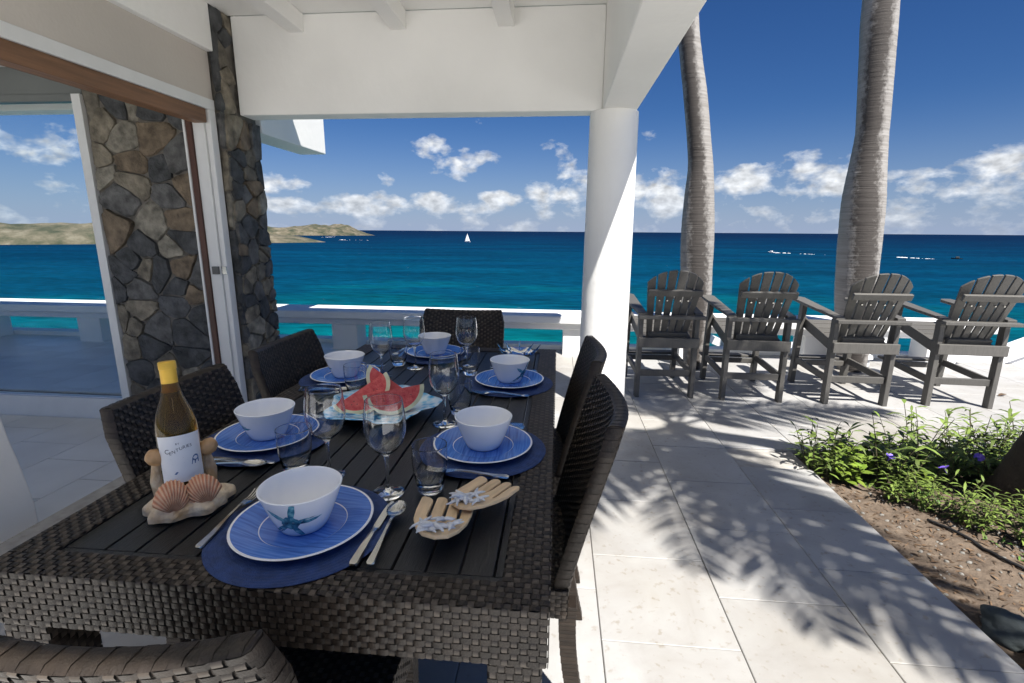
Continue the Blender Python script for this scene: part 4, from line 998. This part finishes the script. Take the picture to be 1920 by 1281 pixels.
# ------------------------------------------------------------------ wine bottle in its shell holder
def star_poly(n, r0, r1): return [((r0 if i % 2 == 0 else r1)*math.cos(math.pi*i/n), (r0 if i % 2 == 0 else r1)*math.sin(math.pi*i/n)) for i in range(2*n)]
def build_bottle():
    face = math.atan2(-.87, .80)      # label looks at the viewer
    t = thing('wine_bottle', 'amber white wine bottle with yellow foil and white label', 'bottle', (-.782, .905, TZ+.012), face+math.pi/2)
    t.rotation_euler = (R(-7), 0, face+math.pi/2-.0)
    prof = [(0, 0), (.036, 0), (.0385, .004), (.0385, .150), (.0370, .172), (.0315, .196), (.0215, .222), (.0160, .245), (.0145, .262), (.0142, .296), (0, .296)]
    ob('glass_body', MB().lathe(prof, 48).mesh('glass_body', 'bottle_glass', 40), t)
    ob('foil', MB().lathe([(.0149, .236), (.0152, .262), (.0151, .284), (.0162, .2845), (.0162, .2985), (.0150, .3005), (0, .301)], 40).mesh('foil', 'foil', 40), t)
    r = .0388; n = 40; q = []
    for i in range(n+1):
        a = -math.pi/2+(i/n-.5)*2.35
        for z in (.050, .149): q.append((r*math.cos(a), r*math.sin(a), z))
    lb = ob('label', MB().add(q, [(2*i, 2*i+2, 2*i+3, 2*i+1) for i in range(n)]).mesh('label', 'label_paper', 180), t)
    def wrap_pts(pts): return [((r+.0003)*math.cos(-math.pi/2+x/r), (r+.0003)*math.sin(-math.pi/2+x/r), z) for x, z in pts]
    def text(s, size, arc, u0, z0, name):
        """lettering laid on the label; arc tilts the baseline along a curve"""
        vs_, fs_ = [], []
        adv = u0
        for ch in s:
            cu = bpy.data.curves.new('glyph', 'FONT'); cu.body = ch; cu.size = size; cu.resolution_u = 3
            o = bpy.data.objects.new('glyph', cu); C.objects.link(o)
            dg = bpy.context.evaluated_depsgraph_get(); me = bpy.data.meshes.new_from_object(o.evaluated_get(dg))
            xs = [v.co.x for v in me.vertices] or [0]; b = len(vs_)
            for v in me.vertices:
                x = adv+v.co.x-min(xs); vs_.append((x, z0+v.co.y+arc(adv)))
            fs_ += [tuple(b+i for i in p.vertices) for p in me.polygons]
            adv += max(xs)-min(xs)+size*.13
            bpy.data.objects.remove(o); bpy.data.meshes.remove(me); bpy.data.curves.remove(cu)
        ob(name, MB().add(wrap_pts(vs_), fs_).mesh(name, 'ink', 0), lb)
    text('C', .0135, lambda x: 0, -.0295, .1135, 'lettering')
    text('ENTURIES', .0092, lambda x: .012*(1-((x-.016)/.040)**2), -.0205, .1090, 'lettering')
    text('BY', .0055, lambda x: 0, -.0075, .1305, 'lettering')
    def bar(u0, u1, z, h=.0006): ob('printed_rule', MB().add(wrap_pts([(u0, z), (u1, z), (u1, z+h), (u0, z+h)]), [(0, 1, 2, 3)]).mesh('printed_rule', 'ink_line', 0), lb)
    bar(-.020, .003, .101); bar(-.028, .010, .0945, .0004); bar(-.018, .004, .090, .0004)
    # small blue-grey figure printed at the lower right
    fig = [(.016, .083), (.0185, .095), (.021, .100), (.026, .102), (.031, .1005), (.033, .095), (.0325, .084), (.0305, .084), (.030, .090), (.0255, .0885), (.0245, .083), (.0225, .083), (.0225, .090), (.0195, .0905), (.0175, .083)]
    ob('printed_figure', MB().add(wrap_pts(fig), [tuple(range(len(fig)))]).mesh('printed_figure', 'ink_blue', 0), lb)
    ob('printed_figure', MB().add(wrap_pts([(-.017, .069), (-.012, .074), (-.009, .073), (-.013, .068)]), [(0, 1, 2, 3)]).mesh('printed_figure', 'ink_blue', 0), lb)
build_bottle()
def scallop(R_=.042, ribs=13):
    mb = MB(); na, nr = ribs*6, 14
    for i in range(na+1):
        a = -1.22+2.44*i/na; ph = (i/na*ribs) % 1; rib = .5-.5*math.cos(2*math.pi*ph)
        for j in range(nr+1):
            f = j/nr; rr = R_*f*(1+.05*rib*f)*(1-.10*abs(a/1.22)**3)
            hgt = .020*math.sin(math.pi*min(1, f*.93+.04))**.8*(1-.25*(a/1.22)**2)+.0022*rib*f
            mb.v.append((rr*math.sin(a), -hgt, rr*math.cos(a)))
            band = .5+.5*math.sin(f*22); dk = (1-rib)*.75
            base = Vector((.86, .56, .34)).lerp(Vector((.52, .14, .05)), min(1, dk+.18*band))
            if f < .3: base = base.lerp(Vector((.60, .24, .12)), (1-f/.3)*.6)
            mb.c.append(tuple(base))
    mb.f = [(i*(nr+1)+j, i*(nr+1)+j+1, (i+1)*(nr+1)+j+1, (i+1)*(nr+1)+j) for i in range(na) for j in range(nr)]; mb.m = [0]*len(mb.f)
    return mb.mesh('scallop_shell', 'shell', 60)
def build_holder():
    rz = math.atan2(-.87, .80)+math.pi/2
    t = thing('bottle_holder', 'cream resin bottle holder with two striped scallop shells in front', 'bottle holder', (-.778, .905, PZ), rz); t.scale = (.92, .92, .98)
    mb = MB(); n, k = 48, 10
    for j in range(k+1):
        f = j/k
        for i in range(n):
            a = 2*math.pi*i/n; lump = 1+.08*math.sin(a*5+1)+.07*math.sin(a*9+.5)
            rad = math.sin(math.pi/2*(1-f**2.2)) if j < k else 0
            x = .085*rad*lump*math.cos(a); y = .062*rad*lump*math.sin(a)-.012; z = .036*f*(1+.35*noise.noise(Vector((x*45, y*45, 1)))+.15*math.sin(a*7))
            mb.v.append((x, y, z))
    mb.f = [(j*n+i, j*n+(i+1) % n, (j+1)*n+(i+1) % n, (j+1)*n+i) for j in range(k) for i in range(n)]; mb.m = [0]*len(mb.f)
    ob('base', mb.mesh('base', 'resin', 60), t)
    # cradle behind the bottle
    q = MB(); q.tube([(.045, .045, .02), (.050, .050, .05), (.044, .052, .09), (.040, .045, .118)], [.02, .018, .014, .008], 12); q.tube([(-.045, .045, .02), (-.050, .050, .05), (-.046, .052, .09), (-.040, .045, .118)], [.02, .018, .014, .008], 12)
    ob('cradle', q.mesh('cradle', 'resin', 180), t)
    sh = scallop()
    for x, a, tilt in ((-.036, .10, -.10), (.036, -.28, -.08)):
        o = ob('scallop_shell', sh, t, (x, -.050, .014)); o.rotation_euler = (tilt, a, .14 if x < 0 else -.14); o.scale = (1.0, 1.15, 1.62)
    for x, s in ((-.050, 1), (.052, 1)):
        mb = MB(); mb.lathe([(0, -.018), (.010, -.016), (.017, -.006), (.018, .004), (.013, .013), (0, .017)], 24)
        o = ob('snail_shell', mb.mesh('snail_shell', 'shell_tan', 180), t, (x, .012, .118)); o.rotation_euler = (.3, .9 if x > 0 else -.9, 0); o.scale = (1, 1, 1.25)
build_holder()

# ------------------------------------------------------------------ watermelon on its platter
def build_platter():
    t = tag(ob('platter', None or MB().lathe([(0, .006), (.075, .006), (.105, .012), (.150, .024), (.172, .030), (.175, .028), (.150, .018), (.10, .004), (.08, 0), (0, 0)], 120,
        mod=lambda a, r: 1+(.10*math.cos(5*a+.6)+.02*math.cos(15*a))*(max(0, r-.07)/.10)).mesh('platter', 'platter_glaze', 60), None, (-.560, 1.50, PZ), .3), 'light blue scalloped platter with mottled rim under the watermelon', 'platter')
build_platter()
def wedge(ang, Rr=.085, L=1.25):
    """melon wedge: two cut faces meeting in a straight edge, curved rind outside. edge along X at z top, rind below"""
    mb = MB(); n = 26; half = ang/2
    def arc(f, s, ph): # point on cut face: f radius fraction, ph 0..pi along half disc
        x = Rr*L*f*math.cos(ph); d = Rr*f*math.sin(ph)
        return (x, d*math.sin(s*half), -d*math.cos(half))
    for s in (-1, 1):
        rings = [0, .3, .6, .86, .90, .96, 1.0]
        for k in range(len(rings)-1):
            mi = 0 if rings[k+1] <= .86 else 1
            q = []
            for f in (rings[k], rings[k+1]):
                for i in range(n+1): q.append(arc(f, s, math.pi*i/n))
            mb.add(q, [((i, i+1, n+1+i+1, n+1+i) if s > 0 else (i, n+1+i, n+1+i+1, i+1)) for i in range(n)], mi)
    m = 8; q = []
    for j in range(m+1):
        th = -half+ang*j/m
        for i in range(n+1):
            ph = math.pi*i/n; q.append((Rr*L*math.cos(ph), Rr*math.sin(ph)*math.sin(th), -Rr*math.sin(ph)*math.cos(th)))
    mb.add(q, [(j*(n+1)+i, j*(n+1)+i+1, (j+1)*(n+1)+i+1, (j+1)*(n+1)+i) for j in range(m) for i in range(n)], 2)
    return fixn(mb.mesh('wedge', ['melon_flesh', 'melon_rind', 'melon_skin'], 40))
def build_melon():
    W = [('red watermelon wedge lying on the left of the platter', (-.630, 1.500, PZ+.074), (R(-14), R(-24), R(46)), R(58), .080),
         ('pointed red watermelon wedge at the back of the platter', (-.550, 1.575, PZ+.080), (R(-8), R(38), R(8)), R(50), .074),
         ('red watermelon wedge facing the viewer on the right of the platter', (-.510, 1.465, PZ+.086), (R(4), R(-10), R(12)), R(44), .078)]
    for lab, loc, rot, ang, rr in W:
        t = thing('watermelon_wedge', lab, 'watermelon', loc, 0, 'watermelon wedges'); t.rotation_euler = rot
        ob('wedge', wedge(ang, rr), t)
        sd_ = MB()
        rs = random.Random(int(rr*1e4))
        for s in (-1, 1):
            for _ in range(7):
                f = rs.uniform(.45, .75); ph = rs.uniform(.4, 2.7); x = rr*1.25*f*math.cos(ph); d = rr*f*math.sin(ph); c = Vector((x, s*(d*math.sin(ang/2)+.0003), -d*math.cos(ang/2)))
                sd_.lathe([(0, -.0015), (.0016, -.0006), (.0016, .0006), (0, .0015)], 6, c)
        ob('seeds', sd_.mesh('seeds', 'seed', 60), t, kind='stuff')
build_melon()

def build_blue_dish():
    t = thing('coral_dish', 'spiky blue glass dish at the far right corner of the table', 'dish', (-.175, 2.275, PZ))
    ob('dish', MB().lathe([(0, .010), (.035, .010), (.055, .018), (.072, .030), (.074, .028), (.060, .012), (.04, .0), (0, 0)], 60, mod=lambda a, r: 1+.12*math.cos(6*a)*(r > .05)).mesh('dish', 'blue_glass', 60), t)
    for i in range(9):
        a = 2*math.pi*i/9+.2; r0 = .066; p = Vector((r0*math.cos(a), r0*math.sin(a), .022)); d = Vector((math.cos(a), math.sin(a), .0))
        k = (1, .55)[i % 2]
        ob('branch', MB().tube([p, p+d*.018+Vector((0, 0, .010)), p+d*.034*1.1+Vector((0, 0, .012+.022*k))], [.006, .0045, .0015], 7).mesh('branch', 'blue_glass', 60), t)
build_blue_dish()

# ------------------------------------------------------------------ bamboo serving hands with starfish
def hand_poly():
    # outline of a four-tined hand, fingers towards +Y
    P = [(-.020, -.062), (-.034, -.045), (-.043, -.020), (-.046, .010)]
    tips = [(-.046, -.0255, .048), (-.0210, -.0015, .057), (.0030, .0225, .056), (.0270, .046, .046)]
    bottoms = [-.006, -.010, -.006]
    out = P[:]
    for i, (a, b, y) in enumerate(tips):
        c = (a+b)/2; h = (b-a)/2
        for k in range(7):
            th = math.pi*(1-k/6); out.append((c+h*math.cos(th), y+h*.8*math.sin(th)))
        if i < 3:
            nx_ = tips[i+1][0]; bb = bottoms[i]; out += [(b-.0005, bb+.004), ((b+nx_)/2, bb), (nx_+.0005, bb+.004)]
    out += [(.046, .010), (.043, -.020), (.034, -.045), (.020, -.062), (.0, -.067)]
    return out
def starfish_mesh(r, seed):
    rr = random.Random(seed); mb = MB()
    for i in range(5):
        a = 2*math.pi*i/5+rr.uniform(-.15, .15); l = r*rr.uniform(.8, 1.15); d = Vector((math.cos(a), math.sin(a), 0))
        mb.tube([d*0, d*l*.35+Vector((0, 0, .002)), d*l*.7+Vector((0, 0, .001)), d*l+Vector((0, 0, rr.uniform(-.003, .004)))], [r*.17, r*.14, r*.10, r*.05], 8)
    mb.lathe([(0, r*.22), (r*.15, r*.19), (r*.24, 0), (0, -r*.08)], 10); return mb.mesh('starfish', 'starfish_white', 180)
def build_hands():
    for i, (x, y, rz, lab) in enumerate(((-.215, .868, R(2), 'bamboo salad serving hand with white starfish, nearer the table edge'), (-.148, .958, R(-27), 'bamboo salad serving hand with white starfish, behind the other one'))):
        t = thing('serving_hand', lab, 'salad server', (x, y, PZ+.016+.003*i), rz, 'bamboo serving hands'); t.rotation_euler = (R(-10), R(4-8*i), rz)
        mb = MB().prism(hand_poly(), 0, .007); 
        mb.v = [(px, py, pz+.9*(px*px)*4+.9*max(0, py)**2*3) for px, py, pz in mb.v]
        t.scale = (1.22, 1.22, 1.1); ob('hand', mb.mesh('hand', 'bamboo', 30), t, bevel=.0015)
        sm = [starfish_mesh(.021, 3+i), starfish_mesh(.031, 8+i)]
        for j, (sx, sy, sz, k, a) in enumerate(((-.004, -.046, .014, 1, .3), (.022, -.040, .016, 0, 1.0), (-.024, -.040, .013, 0, 2.1), (.006, -.030, .019, 0, .7), (-.010, -.056, .012, 0, 1.6))):
            o = ob('starfish', sm[k], t, (sx, sy, sz)); o.rotation_euler = (rnd.uniform(-.4, .4), rnd.uniform(-.4, .4), a)
build_hands()

# ------------------------------------------------------------------ planting bed
def leafq(mb, p, d, l, w, droop, mi=0, fold=.15):
    side = d.cross(Vector((0, 0, 1)))
    side = side.normalized() if side.length > .01 else Vector((1, 0, 0))
    q = []
    for u, ww in ((0, .12), (.3, .9), (.62, .85), (1, .04)):
        c = p+d*l*u+Vector((0, 0, -droop*l*u*u)); q += [c-side*w*.5*ww, c+side*w*.5*ww]
    mb.add(q, [(0, 2, 3, 1), (2, 4, 5, 3), (4, 6, 7, 5)], mi)
def plant_meshes(kind, seed):
    rr = random.Random(seed); st, lf, fl = MB(), MB(), []
    ns = rr.randint(5, 8) if kind == 'narrow' else rr.randint(4, 6)
    for _ in range(ns):
        a = rr.uniform(0, 6.28); lean = rr.uniform(.05, .5); h = rr.uniform(.13, .30) if kind == 'narrow' else rr.uniform(.10, .2)
        d = Vector((math.cos(a)*lean, math.sin(a)*lean, 1)).normalized(); b = Vector((math.cos(a), math.sin(a), 0))*rr.uniform(0, .04)
        pts = [b+d*h*k/5+Vector((math.cos(a), math.sin(a), 0))*.03*(k/5)**2 for k in range(6)]
        st.tube(pts, [.0028-.0003*k for k in range(6)], 5)
        nl = rr.randint(10, 14) if kind == 'narrow' else rr.randint(7, 10)
        for k in range(nl):
            f = .15+.85*k/(nl-1); i = min(4, int(f*5)); p = pts[i].lerp(pts[i+1], min(1, f*5-i)); aa = k*2.4+rr.uniform(-.4, .4)
            dd = Vector((math.cos(aa), math.sin(aa), rr.uniform(.15, .9))).normalized()
            if kind == 'narrow': leafq(lf, p, dd, rr.uniform(.055, .115), rr.uniform(.012, .021), rr.uniform(.2, .7))
            else: leafq(lf, p, dd, rr.uniform(.05, .085), rr.uniform(.03, .048), rr.uniform(.2, .6))
        fl.append(pts[-1])
    return st.mesh('stems', 'stem', 60), lf.mesh('leaves', 'leaf_narrow' if kind == 'narrow' else 'leaf_broad', 60), fl
def flower_mesh():
    mb = MB()
    for i in range(5):
        a = 2*math.pi*i/5; d = Vector((math.cos(a), math.sin(a), .45)); s = Vector((-math.sin(a), math.cos(a), 0)); q = []
        for u, w_ in ((0, .2), (.4, .8), (.8, 1), (1, .55)): q += [d*.020*u-s*.010*w_, d*.020*u+s*.010*w_]
        mb.add(q, [(0, 2, 3, 1), (2, 4, 5, 3), (4, 6, 7, 5)])
    mb.tube([(0, 0, -.02), (0, 0, 0)], [.002, .005], 8); return mb.mesh('flower', 'petal', 60)
FLW = flower_mesh()
protoN = [plant_meshes('narrow', s) for s in (11, 12, 13, 14, 15)]; protoB = [plant_meshes('broad', s) for s in (21, 22, 23)]
def ground_z(x, y): return -.045+.022*noise.fractal(Vector((x*5, y*5, 0)), 1, 2, 5)+.03*min(1, (x-1.5)*1.2)
def put_plant(kind, x, y, sc, flowers):
    protos = protoN if kind == 'narrow' else protoB; st, lf, tips = rnd.choice(protos)
    zone = 'beside the leaning palm trunk' if x > 2.3 else 'in the back row against the paving' if y > 2.85 else 'in the middle of the bed' if y > 2.6 else 'in front near the bare soil'
    lab = {('narrow', True): 'slender-leaved bed plant with a purple flower ', ('narrow', False): 'slender-leaved green bed plant without a flower ', ('broad', False): 'yellow-green broad-leaved bed plant '}[(kind, flowers)]+zone
    t = thing('bed_plant', lab, 'plant', (x, y, ground_z(x, y)-.005), rnd.uniform(0, 6.28), {('narrow', True): 'flowering bed plants', ('narrow', False): 'plain slender bed plants', ('broad', False): 'broad-leaved bed plants'}[(kind, flowers)]); t.scale = (sc, sc, sc)
    ob('stems', st, t); ob('leaves', lf, t, kind='stuff')
    if flowers:
        o = ob('flower', FLW, t, tips[rnd.randrange(len(tips))]); o.rotation_euler = (rnd.uniform(-.9, .3), rnd.uniform(-.5, .5), 0); o.scale = (1.15/sc,)*3
pos = []
def free(x, y, d): return all((x-a)**2+(y-b)**2 > d*d for a, b in pos)
def scatter(kind, n_, x0, x1, y0, y1, d, s0, s1, pf, cond=None):
    k = tries = 0
    while k < n_ and tries < 4000:
        tries += 1; x, y = rnd.uniform(x0, x1), rnd.uniform(y0, y1)
        if (cond and not cond(x, y)) or not free(x, y, d): continue
        pos.append((x, y)); put_plant(kind, x, y, rnd.uniform(s0, s1), rnd.random() < pf); k += 1
scatter('broad', 9, 1.62, 2.0, 2.70, 3.0, .075, .9, 1.25, 0)
scatter('narrow', 34, 1.53, 3.1, 2.66, 3.04, .085, .85, 1.35, .25)
scatter('narrow', 20, 1.72, 2.9, 2.1, 2.66, .09, .5, .8, .15, lambda x, y: x > 1.70+(2.66-y)*.55 and (x-2.46)**2+(y-2.55)**2 > .07)
def ground_cover():
    mb = MB(); rr = random.Random(5)
    for _ in range(800):
        x = rr.uniform(1.62, 3.2); y = rr.uniform(1.75, 3.0)
        if x < 1.62+(3.0-y)*.42 or noise.noise(Vector((x*4, y*4, 9))) < -.15: continue
        p = Vector((x, y, ground_z(x, y)))
        for _ in range(4):
            a = rr.uniform(0, 6.28); leafq(mb, p, Vector((math.cos(a), math.sin(a), rr.uniform(.5, 1.6))).normalized(), rr.uniform(.03, .075), rr.uniform(.004, .011), .5)
    o = ob('ground_cover', mb.mesh('ground_cover', 'leaf_grass', 60)); tag(o, 'low grassy ground cover between the bed plants', 'ground cover', kind='stuff')
    mb = MB()
    for _ in range(3200):
        x = rr.uniform(1.53, 3.0); y = rr.uniform(1.1, 3.0); p = Vector((x, y, ground_z(x, y)+.004)); a = rr.uniform(0, 6.28)
        leafq(mb, p, Vector((math.cos(a), math.sin(a), rr.uniform(-.1, .35))).normalized(), rr.uniform(.008, .05), rr.uniform(.002, .012), .2)
    tag(ob('leaf_litter', mb.mesh('leaf_litter', 'dead_leaf', 60)), 'dry brown leaf litter scattered on the soil', 'leaf litter', kind='stuff')
    mb = MB()
    for _ in range(420):
        x = rr.uniform(1.53, 2.9); y = rr.uniform(1.1, 2.7); r_ = rr.uniform(.003, .010)
        mb.lathe([(0, -r_*.5), (r_, -r_*.1), (r_*.8, r_*.5), (0, r_*.7)], 6, (x, y, ground_z(x, y)+r_*.2), mod=lambda a, q: 1+.25*math.sin(a*2+x*50))
    tag(ob('pebbles', mb.mesh('pebbles', 'rock_pale', 60)), 'small pale pebbles lying in the soil', 'pebbles', kind='stuff')
ground_cover()
def rock(name, lab, loc, sc, mat, seed):
    bm = bmesh.new(); bmesh.ops.create_icosphere(bm, subdivisions=4, radius=1)
    for v in bm.verts:
        k = 1+.28*noise.fractal(v.co*1.1+Vector((seed, 0, 0)), 1, 2, 4); v.co = Vector((v.co.x*k*sc[0], v.co.y*k*sc[1], max(-.5, v.co.z*k)*sc[2]))
    me = bpy.data.meshes.new(name); bm.to_mesh(me); bm.free(); me.materials.append(MATS[mat]); me.polygons.foreach_set('use_smooth', [True]*len(me.polygons))
    tag(ob(name, me, None, loc), lab, 'rock')
rock('rock', 'dark grey rock at the edge of the planting bed', (1.605, 1.645, -.015), (.075, .075, .062), 'rock_dark', 2.2)
rock('rock', 'large pale grey rock at the lower right corner', (1.665, 1.47, -.03), (.12, .10, .075), 'rock_pale', 5.6)
def hose(lab, pts):
    q = []
    for i in range(len(pts)-1):
        for k in range(8): q.append([pts[i][c]+(pts[i+1][c]-pts[i][c])*k/8 for c in range(2)])
    sm = [( sum(p[0] for p in q[max(0, i-4):i+5])/len(q[max(0, i-4):i+5]), sum(p[1] for p in q[max(0, i-4):i+5])/len(q[max(0, i-4):i+5])) for i in range(len(q))]
    tag(ob('drip_hose', MB().tube([(x, y, ground_z(x, y)+.010) for x, y in sm], .007, 8).mesh('drip_hose', 'hose', 180)), lab, 'hose', 'black drip hoses')
hose('black drip hose snaking across the bare soil towards the rocks', [(1.80, 2.42), (1.92, 2.20), (1.93, 2.0), (2.08, 1.92), (2.0, 1.75), (1.90, 1.66), (1.86, 1.5)])
hose('black drip hose lying among the plants near the palm', [(2.05, 2.30), (2.15, 2.12), (2.30, 2.05), (2.45, 2.12), (2.7, 2.05)])
def fallen(lab, x, y, z, a, l):
    mb = MB(); q = []
    for u, w_ in ((0, .1), (.25, .8), (.6, 1), (1, .1)):
        for s in (-1, 0, 1): q.append((l*(u-.5), s*l*.22*w_, .004+.012*abs(s)*w_+.01*u*u))
    mb.add(q, [(3*i+j, 3*i+3+j, 3*i+4+j, 3*i+1+j) for i in range(3) for j in range(2)]); tag(ob('fallen_leaf', mb.mesh('fallen_leaf', 'dead_leaf', 60), None, (x, y, z), a), lab, 'leaf')
fallen('curled brown leaf on the paving right of the last bar chair', 3.79, 4.40, .001, .3, .09)

# ------------------------------------------------------------------ far things on the water
def build_boats():
    t = thing('sailing_boat', 'small white sailing boat on the open sea', 'sailing boat', (-236, 1302, SEA), R(160))
    q = []
    for s, w_, z in ((-8, .5, .5), (-6, 1.8, .3), (0, 2.3, .2), (5, 1.5, .4), (8.5, .1, .9)): q += [(s, -w_, z+1.2), (s, w_, z+1.2), (s, w_*.5, -.4), (s, -w_*.5, -.4)]
    ob('hull', fixn(MB().add(q, [(4*i+j, 4*i+(j+1) % 4, 4*i+4+(j+1) % 4, 4*i+4+j) for i in range(4) for j in range(4)]+[(0, 1, 2, 3), (16, 17, 18, 19)]).mesh('hull', 'hull', 40)), t)
    ob('mast', MB().tube([(1, 0, 1), (1, 0, 22)], .14, 8).mesh('mast', 'hull', 40), t)
    def sail(pts, name):
        a, b, c = map(Vector, pts); q = []; n = 6
        for i in range(n+1):
            for j in range(n+1-i):
                u, v_ = i/n, j/n; p = a+(b-a)*u+(c-a)*v_; p.y += 1.3*math.sin(math.pi*min(1, u+v_))*.6; q.append(p)
        idx = {}; k = 0
        for i in range(n+1):
            for j in range(n+1-i): idx[(i, j)] = k; k += 1
        fs = []
        for i in range(n):
            for j in range(n-i):
                fs.append((idx[(i, j)], idx[(i+1, j)], idx[(i, j+1)]))
                if j < n-i-1: fs.append((idx[(i+1, j)], idx[(i+1, j+1)], idx[(i, j+1)]))
        ob(name, MB().add(q, fs).mesh(name, 'sail', 180), t)
    sail([(.8, 0, 2.6), (-6.5, 0, 2.8), (.9, 0, 21.5)], 'main_sail'); sail([(8.2, 0, 2), (1.3, 0, 2.4), (1.2, 0, 19)], 'jib')
    for k, (lab, x, y, rz) in enumerate((('white motor boat trailing a wake right of the slimmer palm', 314, 782, R(120)), ('small dark boat far out near the right edge', 468, 640, R(150)))):
        m = thing('motor_boat', lab, 'motor boat', (x, y, SEA), rz)
        q = []
        for s, w_, z in ((-5, 1.5, .9), (0, 1.7, 1.0), (3.5, 1.1, 1.3), (5.5, .1, 1.6)): q += [(s, -w_, z), (s, w_, z), (s, w_*.6, -.3), (s, -w_*.6, -.3)]
        ob('hull', fixn(MB().add(q, [(4*i+j, 4*i+(j+1) % 4, 4*i+4+(j+1) % 4, 4*i+4+j) for i in range(3) for j in range(4)]+[(0, 1, 2, 3), (12, 13, 14, 15)]).mesh('hull', 'hull' if k == 0 else 'rock_dark', 40)), m)
        ob('cabin', MB().box(-2, 1.5, -1.1, 1.1, .95, 2.8).mesh('cabin', 'hull' if k == 0 else 'rock_dark', 0), m, bevel=.3)
    def foam(lab, a, b, wdt, seed):
        rr = random.Random(seed); mb = MB(); a, b = Vector((*a, SEA)), Vector((*b, SEA)); d = b-a; nr = Vector((-d.y, d.x, 0)).normalized()
        for i in range(34):
            f = rr.random(); c = a+d*f+nr*rr.gauss(0, wdt); f = f*f; c = a+d*f+nr*rr.gauss(0, wdt); r_ = rr.uniform(.3, 1.3)*(1.15-.7*f)
            mb.lathe([(r_*1.6, .02), (r_, .35*r_), (0, .5*r_)], 7, c)
        tag(ob('breaking_wave', mb.mesh('breaking_wave', 'foam', 60)), lab, 'wave', 'streaks of white water', kind='stuff')
    foam('white wake streaming behind the motor boat', (320, 776), (362, 722), 1.2, 1); foam('white breaking water near the right edge of the sea', (420, 668), (438, 632), 1.0, 2)
    foam('white surf off the point of the far island', (-900, 1900), (-960, 2120), 6, 3); foam('streak of surf in front of the far island', (-640, 1440), (-520, 1395), 3, 4); foam('pale surf along the headland tip', (-640, 1130), (-560, 1150), 3, 5)
build_boats()
